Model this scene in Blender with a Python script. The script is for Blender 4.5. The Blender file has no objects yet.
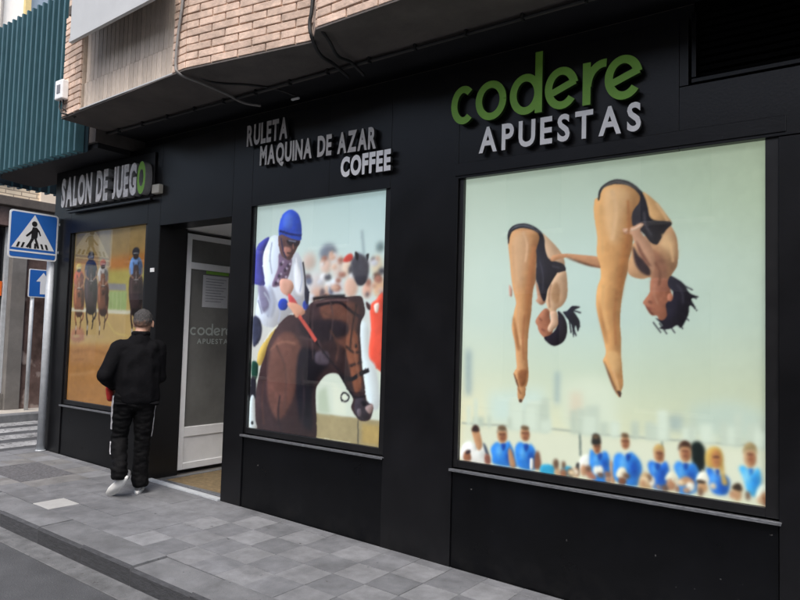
import bpy, bmesh, math, random
import numpy as np
from mathutils import Vector, Matrix, noise
random.seed(7)
S = bpy.context.scene
COL = S.collection

# ------------------------------------------------------------------ camera
cam_d = bpy.data.cameras.new('camera'); cam = bpy.data.objects.new('camera', cam_d); COL.objects.link(cam)
cam_d.sensor_width = 36.0; cam_d.lens = 669.63 / 800 * 36.0
cam_d.clip_start = .05; cam_d.clip_end = 400
def cam_matrix(loc, yaw, pitch, roll):
    f = Vector((-math.sin(yaw) * math.cos(pitch), math.cos(yaw) * math.cos(pitch), math.sin(pitch)))
    r = Vector((math.cos(yaw), math.sin(yaw), 0)); u = r.cross(f)
    r2 = r * math.cos(roll) + u * math.sin(roll); u2 = -r * math.sin(roll) + u * math.cos(roll)
    return Matrix(((r2.x, u2.x, -f.x, loc[0]), (r2.y, u2.y, -f.y, loc[1]), (r2.z, u2.z, -f.z, loc[2]), (0, 0, 0, 1)))
cam.matrix_world = cam_matrix((0, -3.92, 1.6), math.radians(36.158), math.radians(3.0548), math.radians(1.6279))
S.camera = cam

# ------------------------------------------------------------------ world, sun, exposure
SUN_EL, SUN_AZ = 56.0, 150.0          # azimuth clockwise from +y
W = bpy.data.worlds.new('World'); S.world = W; W.use_nodes = True
wn = W.node_tree.nodes; wl = W.node_tree.links
sky = wn.new('ShaderNodeTexSky'); sky.sky_type = 'NISHITA'; sky.sun_disc = False
sky.sun_elevation = math.radians(SUN_EL); sky.sun_rotation = math.radians(SUN_AZ)
sky.air_density = 1.0; sky.dust_density = 4.0; sky.ozone_density = 1.0
hs = wn.new('ShaderNodeHueSaturation'); hs.inputs['Saturation'].default_value = .80
wl.new(sky.outputs[0], hs.inputs['Color']); wl.new(hs.outputs[0], wn['Background'].inputs['Color'])
wn['Background'].inputs['Strength'].default_value = .15
sun_d = bpy.data.lights.new('sun', 'SUN'); sun_d.energy = 1.2; sun_d.angle = math.radians(30); sun_d.color = (1, .98, .95)
sun = bpy.data.objects.new('sun', sun_d); COL.objects.link(sun)
a, e = math.radians(SUN_AZ), math.radians(SUN_EL)
sun.rotation_euler = Vector((math.sin(a) * math.cos(e), math.cos(a) * math.cos(e), math.sin(e))).to_track_quat('Z', 'Y').to_euler()
S.view_settings.view_transform = 'Standard'; S.view_settings.look = 'None'
S.view_settings.exposure = 0.80; S.view_settings.gamma = 1.0; S.view_settings.use_curve_mapping = False

# ------------------------------------------------------------------ helpers
def srgb(r, g, b):
    f = lambda c: (c / 255 / 12.92) if c / 255 <= .04045 else ((c / 255 + .055) / 1.055) ** 2.4
    return (f(r), f(g), f(b))
def mat(name, base, rough=.6, var=.15, scale=8.0, bump=0.0, bscale=60.0, metal=0.0, spec=.5, coat=0.0, streak=None, speck=None, stain=None):
    m = bpy.data.materials.new(name); m.use_nodes = True
    n, l = m.node_tree.nodes, m.node_tree.links
    p = n['Principled BSDF']; p.inputs['Roughness'].default_value = rough; p.inputs['Metallic'].default_value = metal
    p.inputs['Specular IOR Level'].default_value = spec; p.inputs['Coat Weight'].default_value = coat
    tc = n.new('ShaderNodeNewGeometry')
    nz = n.new('ShaderNodeTexNoise'); nz.inputs['Scale'].default_value = scale; nz.inputs['Detail'].default_value = 6; nz.inputs['Roughness'].default_value = .65
    if streak:
        mp = n.new('ShaderNodeMapping'); mp.inputs['Scale'].default_value = streak
        l.new(tc.outputs['Position'], mp.inputs['Vector']); l.new(mp.outputs[0], nz.inputs['Vector'])
    else:
        l.new(tc.outputs['Position'], nz.inputs['Vector'])
    oi = n.new('ShaderNodeObjectInfo')
    mx = n.new('ShaderNodeMix'); mx.data_type = 'RGBA'
    b = Vector(base); lo = b * (1 - var); hi = b * (1 + var)
    mx.inputs['A'].default_value = (*lo, 1); mx.inputs['B'].default_value = (*hi, 1)
    cr = n.new('ShaderNodeMapRange'); cr.inputs['From Min'].default_value = .3; cr.inputs['From Max'].default_value = .7
    l.new(nz.outputs['Fac'], cr.inputs['Value']); l.new(cr.outputs[0], mx.inputs['Factor'])
    out = mx.outputs['Result']
    if speck:
        sn = n.new('ShaderNodeTexNoise'); sn.inputs['Scale'].default_value = speck[1]; sn.inputs['Detail'].default_value = 2
        l.new(tc.outputs['Position'], sn.inputs['Vector'])
        sr = n.new('ShaderNodeMapRange'); sr.inputs['From Min'].default_value = speck[2]; sr.inputs['From Max'].default_value = speck[2] + .06
        l.new(sn.outputs['Fac'], sr.inputs['Value'])
        m2 = n.new('ShaderNodeMix'); m2.data_type = 'RGBA'; m2.inputs['B'].default_value = (*speck[0], 1)
        l.new(out, m2.inputs['A']); l.new(sr.outputs[0], m2.inputs['Factor']); out = m2.outputs['Result']
    if stain:                                            # (strength, scale): blotchy old dirt
        sn = n.new('ShaderNodeTexNoise'); sn.inputs['Scale'].default_value = stain[1]; sn.inputs['Detail'].default_value = 7; sn.inputs['Roughness'].default_value = .6; sn.inputs['Distortion'].default_value = .6
        l.new(tc.outputs['Position'], sn.inputs['Vector'])
        sr = n.new('ShaderNodeMapRange'); sr.inputs['From Min'].default_value = .42; sr.inputs['From Max'].default_value = .66; sr.inputs['To Min'].default_value = 1; sr.inputs['To Max'].default_value = 1 - stain[0]
        l.new(sn.outputs['Fac'], sr.inputs['Value'])
        hv = n.new('ShaderNodeHueSaturation'); l.new(out, hv.inputs['Color']); l.new(sr.outputs[0], hv.inputs['Value']); out = hv.outputs['Color']
    l.new(out, p.inputs['Base Color'])
    rr = n.new('ShaderNodeMapRange'); rr.inputs['To Min'].default_value = max(0, rough - .08); rr.inputs['To Max'].default_value = min(1, rough + .08)
    l.new(nz.outputs['Fac'], rr.inputs['Value']); l.new(rr.outputs[0], p.inputs['Roughness'])
    if bump:
        bn = n.new('ShaderNodeTexNoise'); bn.inputs['Scale'].default_value = bscale; bn.inputs['Detail'].default_value = 5
        l.new(tc.outputs['Position'], bn.inputs['Vector'])
        bp = n.new('ShaderNodeBump'); bp.inputs['Strength'].default_value = bump; bp.inputs['Distance'].default_value = .01
        l.new(bn.outputs['Fac'], bp.inputs['Height']); l.new(bp.outputs[0], p.inputs['Normal'])
    return m
def vary(m, amt):
    """per-object brightness variation, for bricks and tiles"""
    n, l = m.node_tree.nodes, m.node_tree.links
    p = n['Principled BSDF']; src = p.inputs['Base Color'].links[0].from_socket
    oi = n.new('ShaderNodeObjectInfo'); mr = n.new('ShaderNodeMapRange')
    mr.inputs['To Min'].default_value = 1 - amt; mr.inputs['To Max'].default_value = 1 + amt
    l.new(oi.outputs['Random'], mr.inputs['Value'])
    h = n.new('ShaderNodeHueSaturation'); l.new(src, h.inputs['Color']); l.new(mr.outputs[0], h.inputs['Value'])
    l.new(h.outputs[0], p.inputs['Base Color']); return m
def glass_mat(name, tint=(1, 1, 1), rough=.02, extra=0.0):
    m = bpy.data.materials.new(name); m.use_nodes = True
    n, l = m.node_tree.nodes, m.node_tree.links
    n.remove(n['Principled BSDF'])
    t = n.new('ShaderNodeBsdfTransparent'); t.inputs['Color'].default_value = (*tint, 1)
    g = n.new('ShaderNodeBsdfGlossy'); g.inputs['Roughness'].default_value = rough
    lw = n.new('ShaderNodeLayerWeight'); lw.inputs['Blend'].default_value = .5
    pw = n.new('ShaderNodeMath'); pw.operation = 'POWER'; pw.inputs[1].default_value = 5; l.new(lw.outputs['Facing'], pw.inputs[0])
    ad = n.new('ShaderNodeMath'); ad.operation = 'MULTIPLY_ADD'; ad.inputs[1].default_value = .93; ad.inputs[2].default_value = .03 + extra; l.new(pw.outputs[0], ad.inputs[0])
    mx = n.new('ShaderNodeMixShader'); l.new(ad.outputs[0], mx.inputs[0]); l.new(t.outputs[0], mx.inputs[1]); l.new(g.outputs[0], mx.inputs[2])
    l.new(mx.outputs[0], n['Material Output'].inputs['Surface']); return m
def tag(o, label=None, cat=None, group=None, kind=None):
    if label: o['label'] = label
    if cat: o['category'] = cat
    if group: o['group'] = group
    if kind: o['kind'] = kind
    return o
def link(name, me, m=None, parent=None):
    o = bpy.data.objects.new(name, me); COL.objects.link(o)
    if m is not None and me is not None:
        for k in (m if isinstance(m, (list, tuple)) else [m]): me.materials.append(k)
    if parent: o.parent = parent; o.matrix_parent_inverse = parent_world(parent).inverted()
    return o
def parent_world(p):
    mw = Matrix.LocRotScale(p.location, p.rotation_euler, p.scale)
    return mw if not p.parent else parent_world(p.parent) @ p.matrix_parent_inverse @ mw
def empty(name, loc, rz=0, parent=None):
    o = bpy.data.objects.new(name, None); COL.objects.link(o); o.location = loc; o.rotation_euler.z = rz
    o.empty_display_size = .1
    if parent: o.parent = parent; o.matrix_parent_inverse = parent_world(parent).inverted()
    return o
def to_obj(name, bm, m=None, parent=None, smooth=False):
    bmesh.ops.recalc_face_normals(bm, faces=bm.faces[:])
    me = bpy.data.meshes.new(name); bm.to_mesh(me); bm.free()
    if smooth:
        for p in me.polygons: p.use_smooth = True
    return link(name, me, m, parent)
def add_box(bm, x0, x1, y0, y1, z0, z1, bevel=0.0):
    b = bmesh.new()
    v = [b.verts.new((x, y, z)) for x in (x0, x1) for y in (y0, y1) for z in (z0, z1)]
    for f in ((0, 1, 3, 2), (4, 6, 7, 5), (0, 4, 5, 1), (2, 3, 7, 6), (0, 2, 6, 4), (1, 5, 7, 3)): b.faces.new([v[i] for i in f])
    if bevel: bmesh.ops.bevel(b, geom=b.edges[:], offset=bevel, segments=2, affect='EDGES', profile=.5)
    t = bpy.data.meshes.new('t'); b.to_mesh(t); b.free(); bm.from_mesh(t); bpy.data.meshes.remove(t)
def box(name, x0, x1, y0, y1, z0, z1, m, parent=None, bevel=.003):
    bm = bmesh.new(); add_box(bm, x0, x1, y0, y1, z0, z1, bevel); return to_obj(name, bm, m, parent)
def add_prism(bm, pts, d0, d1, fn):
    """polygon pts (a,b), extruded from depth d0 to d1; fn(a,b,d) -> world"""
    A = [bm.verts.new(fn(p[0], p[1], d0)) for p in pts]; B = [bm.verts.new(fn(p[0], p[1], d1)) for p in pts]
    n = len(pts); bm.faces.new(A); bm.faces.new(B[::-1])
    for i in range(n): bm.faces.new((A[i], A[(i + 1) % n], B[(i + 1) % n], B[i]))
XY = lambda a, b, d: (a, b, d)             # footprint, extrude in z
XZ = lambda a, b, d: (a, d, b)             # elevation on the facade
def prism(name, pts, d0, d1, fn, m, parent=None):
    bm = bmesh.new(); add_prism(bm, pts, d0, d1, fn); return to_obj(name, bm, m, parent)
def catmull(P, closed=False, seg=6):
    n = len(P); out = []
    P = [Vector(p) for p in P]
    for i in range(n if closed else n - 1):
        g = lambda k: P[k % n] if closed else P[min(max(k, 0), n - 1)]
        p0, p1, p2, p3 = g(i - 1), g(i), g(i + 1), g(i + 2)
        for s in range(seg):
            t = s / seg
            out.append(.5 * ((2 * p1) + (p2 - p0) * t + (2 * p0 - 5 * p1 + 4 * p2 - p3) * t * t + (3 * p1 - p0 - 3 * p2 + p3) * t ** 3))
    if not closed: out.append(P[-1])
    return out
def add_tube(bm, pts, r, sides=8):
    pts = [Vector(p) for p in pts]; rings = []
    up = Vector((0, 0, 1))
    for i, p in enumerate(pts):
        d = (pts[min(i + 1, len(pts) - 1)] - pts[max(i - 1, 0)]).normalized()
        s = d.cross(up) if abs(d.dot(up)) < .95 else d.cross(Vector((1, 0, 0)))
        s.normalize(); t = d.cross(s).normalized()
        rr = r[i] if isinstance(r, (list, tuple)) else r
        rings.append([bm.verts.new(p + (s * math.cos(2 * math.pi * k / sides) + t * math.sin(2 * math.pi * k / sides)) * rr) for k in range(sides)])
    for a, b in zip(rings, rings[1:]):
        for k in range(sides): bm.faces.new((a[k], a[(k + 1) % sides], b[(k + 1) % sides], b[k]))
    bm.faces.new(rings[0][::-1]); bm.faces.new(rings[-1])
def tube(name, pts, r, m, parent=None, sides=8, smooth=True):
    bm = bmesh.new(); add_tube(bm, pts, r, sides); return to_obj(name, bm, m, parent, smooth)
def G(x): return .018 - .0192 * max(x, -8.2)      # pavement height, the street falls to the right

# ------------------------------------------------------------------ materials
M = {}
M['paint'] = mat('charcoal_facade_paint', (.0055, .0056, .0070), .32, .35, 2.0, .05, 70, spec=.34, speck=((.10, .10, .10), 38, .77), stain=(.4, 1.3))
M['paint_dimmed'] = mat('charcoal_paint_dimmed', (.0022, .0025, .0036), .30, .3, 3.0, .04, 90, spec=.26, speck=((.12, .12, .12), 24, .76), stain=(.4, 1.6))  # facade paint darkened: the dado's dim reflections put into its colour
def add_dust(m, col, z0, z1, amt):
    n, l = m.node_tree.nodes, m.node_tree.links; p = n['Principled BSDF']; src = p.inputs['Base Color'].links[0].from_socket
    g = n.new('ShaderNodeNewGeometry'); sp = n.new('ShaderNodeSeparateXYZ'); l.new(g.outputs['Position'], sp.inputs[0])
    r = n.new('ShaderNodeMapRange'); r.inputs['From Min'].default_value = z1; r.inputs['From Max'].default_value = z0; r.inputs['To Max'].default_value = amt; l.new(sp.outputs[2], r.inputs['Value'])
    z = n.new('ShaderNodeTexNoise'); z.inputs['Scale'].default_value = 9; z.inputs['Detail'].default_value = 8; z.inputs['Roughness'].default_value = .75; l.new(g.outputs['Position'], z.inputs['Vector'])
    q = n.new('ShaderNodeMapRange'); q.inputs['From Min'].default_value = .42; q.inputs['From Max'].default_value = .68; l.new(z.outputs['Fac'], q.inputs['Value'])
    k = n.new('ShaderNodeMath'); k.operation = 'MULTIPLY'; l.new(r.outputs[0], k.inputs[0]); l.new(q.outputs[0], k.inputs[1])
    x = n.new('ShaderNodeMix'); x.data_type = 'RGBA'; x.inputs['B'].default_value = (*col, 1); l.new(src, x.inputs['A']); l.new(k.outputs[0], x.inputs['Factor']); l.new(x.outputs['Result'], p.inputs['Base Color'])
add_dust(M['paint_dimmed'], (.05, .048, .045), .0, .30, .14); add_dust(M['paint'], (.05, .048, .045), .0, .30, .14)
M['frame'] = mat('black_window_frame', (.008, .008, .009), .35, .2, 10)
M['alu'] = mat('brushed_aluminium', (.30, .31, .33), .42, .6, 14, metal=.8, streak=(2, 30, 30))
M['whitealu'] = mat('white_lacquered_aluminium', (.86, .87, .88), .35, .05, 6)
M['void'] = mat('dark_interior_paint', (.010, .010, .012), .7, .2, 4)
M['louvre'] = mat('black_louvre', (.002, .002, .002), .9, .2, 4, spec=.1)
M['soffit'] = mat('grey_brown_soffit_render', (.105, .092, .084), .9, .3, 2.2, .25, 40)
M['mortar'] = mat('pale_mortar', (.50, .41, .33), .95, .2, 12, .3, 60)
M['brick'] = vary(mat('pale_salmon_brick', (.68, .505, .40), .9, .2, 14, .4, 70, stain=(.32, 4)), .2)
M['plank'] = vary(mat('beige_ribbed_cladding', (.54, .46, .385), .85, .2, 9, .2, 50, streak=(20, 20, 2)), .12)
M['whitebox'] = mat('off_white_panel', (.52, .53, .53), .55, .06, 3)
M['teal'] = vary(mat('teal_painted_metal', (.042, .108, .132), .40, .2, 6, streak=(12, 12, 1.2)), .12)
M['teal_dark'] = mat('dark_teal_metal', (.008, .022, .032), .5, .2, 6)
M['white_face'] = mat('white_acrylic', (.86, .86, .85), .4, .05, 20)
M['coffee_face'] = mat('bright_white_acrylic', (.90, .90, .90), .35, .03, 20)
M['part_shaded_face'] = mat('part_shaded_acrylic', (.56, .54, .52), .5, .18, 20)  # middle line: some of the soffit's shade put into the face colour
M['shaded_face'] = mat('shaded_white_acrylic', (.46, .44, .43), .55, .2, 20)  # top line: soffit shade put into a greyer face colour
M['sal_face'] = mat('weathered_white_acrylic', (.66, .65, .65), .5, .3, 16)
M['side_grey'] = mat('grey_letter_return', (.30, .30, .30), .5, .15, 10)
M['side_dark'] = mat('dark_letter_return', (.035, .035, .035), .5, .15, 10)
M['green_face'] = mat('leaf_green_acrylic', (.20, .44, .045), .45, .1, 10)
M['green_side'] = mat('dark_green_return', (.018, .04, .008), .5, .1, 10)
M['asphalt'] = mat('worn_asphalt', (.072, .075, .082), .85, .25, 3, .6, 130, speck=((.15, .15, .15), 150, .64), stain=(.30, .8))
M['gutter'] = mat('gutter_concrete', (.135, .138, .143), .9, .3, 9, .5, 90, speck=((.07, .07, .07), 30, .66), stain=(.35, 2.5))
M['kerb'] = vary(mat('grey_kerb_concrete', (.165, .170, .180), .85, .2, 8, .35, 110, speck=((.06, .06, .065), 40, .70), stain=(.30, 2.2)), .1)
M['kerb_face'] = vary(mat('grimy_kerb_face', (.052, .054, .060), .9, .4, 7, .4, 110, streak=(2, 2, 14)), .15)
M['grout'] = mat('dirty_grout', (.075, .077, .082), .95, .2, 9, .3, 80)
TILE = []
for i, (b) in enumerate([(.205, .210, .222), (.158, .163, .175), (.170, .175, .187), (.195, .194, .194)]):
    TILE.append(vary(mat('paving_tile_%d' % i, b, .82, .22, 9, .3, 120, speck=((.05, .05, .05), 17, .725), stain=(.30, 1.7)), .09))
M['tile_pale'] = mat('pale_repair_tile', (.34, .34, .335), .85, .15, 4, .25, 110)
M['tactile'] = mat('dark_pebbled_tile', (.10, .10, .108), .85, .5, 40, .6, 60)
M['roadpaint'] = mat('worn_road_paint', (.34, .345, .35), .8, .3, 5, .3, 90, speck=((.11, .11, .115), 22, .56), stain=(.35, 2))
M['galv'] = mat('galvanised_steel', (.50, .53, .56), .5, .15, 12, metal=.15)
M['sign_blue'] = mat('sign_blue', (.018, .125, .46), .4, .06, 8)
M['sign_white'] = mat('sign_white', (.74, .76, .78), .4, .04, 8)
M['sign_black'] = mat('sign_black', (.012, .012, .014), .45, .1, 8)
M['cable'] = mat('black_cable', (.018, .018, .018), .6, .2, 20)
M['cable_grey'] = mat('grey_cable', (.22, .21, .20), .6, .2, 20)
M['mat_coir'] = mat('brown_coir_mat', (.20, .145, .075), .98, .35, 20, .8, 220)
M['leafglass'] = mat('reflection_grey_door_glass', (.15, .15, .142), .16, .3, 1.2, spec=.6)  # opaque grey: the interior's reflection put into the glass colour
M['paper'] = mat('paper_notice', (.50, .51, .53), .7, .06, 30)
M['ink'] = mat('notice_ink', (.20, .20, .22), .7, .1, 30)
M['frost'] = mat('frosted_lettering', (.34, .38, .36), .6, .1, 30)
M['marble'] = mat('brown_marble', (.13, .088, .078), .25, .6, 2.4, spec=.5, speck=((.36, .29, .26), 3.2, .60))
M['stone'] = mat('grey_brown_stone', (.17, .16, .15), .6, .2, 4, .2, 50)
M['cream'] = mat('cream_render', (.82, .70, .56), .85, .06, 3, .1, 40)
M['ledge'] = mat('dark_stone_ledge', (.10, .085, .075), .8, .25, 6, .2, 50)
M['whitewall'] = mat('white_render', (.88, .88, .86), .85, .03, 2)
M['yellow'] = mat('ochre_frame', (.62, .50, .24), .6, .1, 5)
M['winglass'] = mat('window_glass_grey_blue', (.30, .38, .47), .08, .12, 1.5, spec=.8)
M['darkglass'] = mat('dark_shop_glass', (.012, .012, .014), .06, .3, 1.5, spec=.6)
M['orange'] = mat('orange_shop_lamp', (.80, .16, .02), .5, .1, 5)
M['sand'] = mat('sandstone_render', (.50, .44, .37), .9, .12, 1.5, .15, 30)
M['shutter'] = mat('grey_shutter', (.30, .29, .28), .6, .12, 6)
def brick_tex(name, c1, c2, mortar, bw, bh, axis):
    m = bpy.data.materials.new(name); m.use_nodes = True; n, l = m.node_tree.nodes, m.node_tree.links
    tc = n.new('ShaderNodeTexCoord'); sp = n.new('ShaderNodeSeparateXYZ'); cb = n.new('ShaderNodeCombineXYZ')
    l.new(tc.outputs['Object'], sp.inputs[0]); l.new(sp.outputs[axis], cb.inputs[0]); l.new(sp.outputs[2], cb.inputs[1])
    b = n.new('ShaderNodeTexBrick'); b.inputs['Scale'].default_value = 1; b.inputs['Brick Width'].default_value = bw; b.inputs['Row Height'].default_value = bh
    b.inputs['Mortar Size'].default_value = .008; b.inputs['Color1'].default_value = (*c1, 1); b.inputs['Color2'].default_value = (*c2, 1); b.inputs['Mortar'].default_value = (*mortar, 1)
    l.new(cb.outputs[0], b.inputs['Vector']); p = n['Principled BSDF']; p.inputs['Roughness'].default_value = .9
    l.new(b.outputs['Color'], p.inputs['Base Color'])
    bp = n.new('ShaderNodeBump'); bp.inputs['Strength'].default_value = .6; bp.inputs['Distance'].default_value = .01; bp.invert = True
    l.new(b.outputs['Fac'], bp.inputs['Height']); l.new(bp.outputs[0], p.inputs['Normal']); return m
M['brickwall'] = brick_tex('salmon_brickwork', (.67, .52, .41), (.60, .46, .36), (.50, .41, .33), .26, .061, 0)
M['creambrick'] = brick_tex('cream_brickwork', (.84, .71, .53), (.76, .63, .46), (.40, .32, .24), .24, .068, 1)

# ================================================================== SETTING
# road: one sheet, main street in front, side street on the left
def road_z(x, y):
    main = .018 - .0192 * min(max(x, -14), 40) - .125
    side = .150
    t = min(max((y + 3.2) / 1.6, 0), 1); t = t * t * (3 - 2 * t)
    k = min(max((-7.9 - x) / .25, 0), 1)
    return main + (side - main) * t * k
xs = sorted(set([-120, -60, -30, -20] + [round(-16 + .5 * i, 3) for i in range(60)] + [-8.15, -7.9, 20, 30, 40, 120]))
ys = sorted(set([-120, -60, -30, -15] + [round(-10 + .4 * i, 3) for i in range(33)] + [4, 8, 15, 30, 60, 120]))
bm = bmesh.new(); gv = [[bm.verts.new((x, y, road_z(x, y))) for y in ys] for x in xs]
for i in range(len(xs) - 1):
    for j in range(len(ys) - 1): bm.faces.new((gv[i][j], gv[i + 1][j], gv[i + 1][j + 1], gv[i][j + 1]))
tag(to_obj('road', bm, M['asphalt'], smooth=True), kind='structure')

# gutter strip along the kerb
bm = bmesh.new()
pts = [(-8.1 + .35 * i) for i in range(32)]
rows = [[bm.verts.new((x, y, G(x) - .125 + dz)) for x in pts] for y, dz in ((-1.565, .002), (-1.56, .006), (-1.38, .008))]
for a_, b_ in zip(rows, rows[1:]):
    for i in range(len(pts) - 1): bm.faces.new((a_[i], a_[i + 1], b_[i + 1], b_[i]))
tag(to_obj('gutter', bm, M['gutter']), kind='structure')

# pavement bed with single paving tiles
XL, XR = -8.08, 2.55
bm = bmesh.new()
def slope_slab(bm, x0, x1, y0, y1, dz0, dz1):
    v = [bm.verts.new((x, y, G(x) + d)) for x in (x0, x1) for y in (y0, y1) for d in (dz0, dz1)]
    for f in ((0, 1, 3, 2), (4, 6, 7, 5), (0, 4, 5, 1), (2, 3, 7, 6), (0, 2, 6, 4), (1, 5, 7, 3)): bm.faces.new([v[i] for i in f])
slope_slab(bm, XL, XR, -1.15, .30, -.25, -.005)
pav = tag(to_obj('pavement', bm, M['grout']), kind='structure')
TS = .26
def tile_mesh(w, d):
    bm = bmesh.new(); add_box(bm, -w / 2, w / 2, -d / 2, d / 2, -.02, 0, .002)
    me = bpy.data.meshes.new('paving_tile'); bmesh.ops.recalc_face_normals(bm, faces=bm.faces[:]); bm.to_mesh(me); bm.free(); return me
full = [tile_mesh(TS - .003, TS - .003) for _ in range(6)]
for me, m in zip(full, TILE + [M['tile_pale'], M['tactile']]): me.materials.append(m)
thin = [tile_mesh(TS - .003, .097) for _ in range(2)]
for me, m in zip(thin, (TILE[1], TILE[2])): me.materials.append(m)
def put_tile(me, x, y):
    o = bpy.data.objects.new('paving_tile', me); COL.objects.link(o); o.parent = pav
    o.location = (x, y, G(x) + random.uniform(-.0012, .0012)); o.rotation_euler = (random.gauss(0, .002), .0192 + random.gauss(0, .002), random.gauss(0, .003))
for i in range(int((XR - XL) / TS)):
    x = XL + TS * (i + .5)
    for r, yc in enumerate((-.23, -.49, -.75, -1.01)):
        chk = (i + r) % 2
        worn = x < -4.4
        k = (0 if chk else 1) if not worn else random.choice((2, 2, 1, 2, 2, 2, 1) if x > -6.2 else (3, 0, 2, 3, 0, 2))
        if worn and x > -6.2 and random.random() < .6: k = 2
        if abs(x + 5.71) < .13 and r == 3: k = 4
        if -7.35 < x < -6.6 and r in (1, 2): k = 5
        put_tile(full[k], x, yc)
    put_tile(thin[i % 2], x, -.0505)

# kerb stones
kerb = empty('kerb', (0, -1.28, 0)); tag(kerb, kind='structure')
x = -8.08; 
while x < XR:
    bm = bmesh.new(); w = .60; x1 = min(x + w, XR)
    prof = [(-1.412, -.30), (-1.412, -.018), (-1.394, .0), (-1.146, .003), (-1.146, -.30)]
    A = [bm.verts.new((x + .004, y, G(x) + z)) for y, z in prof]; B = [bm.verts.new((x1 - .004, y, G(x1) + z)) for y, z in prof]
    bm.faces.new(A); bm.faces.new(B[::-1])
    for i in range(5): bm.faces.new((A[i], A[(i + 1) % 5], B[(i + 1) % 5], B[i]))
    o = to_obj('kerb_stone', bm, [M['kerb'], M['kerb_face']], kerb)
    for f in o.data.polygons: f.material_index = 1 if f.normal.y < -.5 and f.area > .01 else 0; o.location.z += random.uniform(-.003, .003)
    x = x1
bm = bmesh.new(); slope_slab(bm, XL + .01, XR - .01, -1.40, -1.152, -.3, -.02); o = to_obj('kerb_bed', bm, M['grout'], kerb)

# zebra crossing on the side street
zeb = empty('zebra_crossing', (-9.3, .5, .15)); tag(zeb, kind='structure')
for xc in (-8.55, -9.15, -9.75, -10.32):
    bm = bmesh.new(); n = 12
    rows = [[bm.verts.new((xx, -1.5 + 4.5 * i / n, road_z(xx, -1.5 + 4.5 * i / n) + .004)) for i in range(n + 1)] for xx in (xc - .18, xc + .18)]
    for i in range(n): bm.faces.new((rows[0][i], rows[1][i], rows[1][i + 1], rows[0][i + 1]))
    to_obj('stripe', bm, M['roadpaint'], zeb)
# far pavement with kerb
bm = bmesh.new(); add_box(bm, -10.72, -10.50, -1.6, 14, -.2, .268, .012); fk = tag(to_obj('far_kerb', bm, M['kerb']), kind='structure')
box_ = bmesh.new(); add_box(box_, -11.4, -10.724, -1.6, 14, -.2, .262, .004); tag(to_obj('far_pavement', box_, mat('beige_paving', (.42, .39, .35), .9, .15, 4, .3, 60)), kind='structure')

# ================================================================== BETTING SHOP BUILDING
shop = empty('corner_shop_building', (-3, .1, .1))
tag(shop, 'black-painted shopfront building with large picture windows under a salmon brick overhang', 'building')
FT = 3.45                                        # fascia top
def fp(name, x0, x1, z0, z1, m='paint', y0=0.0, y1=.25): return box(name, x0 - .0012, x1 + .0012, y0, y1, z0, z1, M[m], shop, .002)
fp('pier', -7.95, -7.572, -.2, FT); fp('pier', -6.058, -5.85, -.2, FT, y1=.33); fp('pier', -4.76, -4.507, -.2, FT, y1=.33)
fp('pier', -2.981, -2.397, -.2, FT); fp('pier', -.453, 2.6, -.2, 2.69)
fp('fascia_panel', -7.568, -6.062, 2.665, FT)
fp('fascia_panel', -5.846, -4.764, 2.627, FT)
fp('fascia_panel', -4.503, -3.60, 2.695, FT); fp('fascia_panel', -3.597, -2.985, 2.695, FT)
fp('fascia_panel', -2.393, -.95, 2.695, FT); fp('fascia_panel', -.946, 2.6, 2.695, 3.05)
fp('fascia_panel', -.946, -.90, 3.054, FT); 
box('lintel_band', -2.42, -.42, -.007, -.001, 2.712, 2.80, M['paint'], shop)
fp('dado_panel', -7.566, -6.064, -.2, .698, 'paint_dimmed', .012); fp('dado_panel', -4.501, -2.987, -.2, .698, 'paint_dimmed', .012); fp('dado_panel', -2.391, -.459, -.2, .698, 'paint_dimmed', .012)
# skirting
# vent opening
vent = box('vent_frame', -.885, 2.6, .006, .03, 3.064, 3.09, M['paint_dimmed'], shop)
box('vent_frame', -.885, -.86, .006, .03, 3.094, 3.47, M['paint_dimmed'], shop)
for i in range(9): box('louvre_slat', -.85, 2.6, .05, .10, 3.10 + .042 * i, 3.125 + .042 * i, M['louvre'], shop, 0)
box('vent_back', -.9, 2.6, .14, .16, 3.05, 3.6, M['louvre'], shop, 0)
# interior backing so no light falls through
box('back_wall', -7.9, -6.1, .27, .30, -.2, 3.4, M['void'], shop, 0); box('back_wall', -4.5, 2.6, .27, .30, -.2, 3.4, M['void'], shop, 0)
box('side_wall', -7.95, -7.70, .255, 8, -.2, 3.45, M['paint'], shop); 
# shadow gap above the fascia
box('shadow_gap_wall', -7.9, 2.6, .16, .19, 3.30, 3.5915, M['void'], shop, 0)
box('gap_ceiling', -6.42, 2.6, -.241, .158, 3.592, 3.5985, M['void'], shop, 0)

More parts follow.
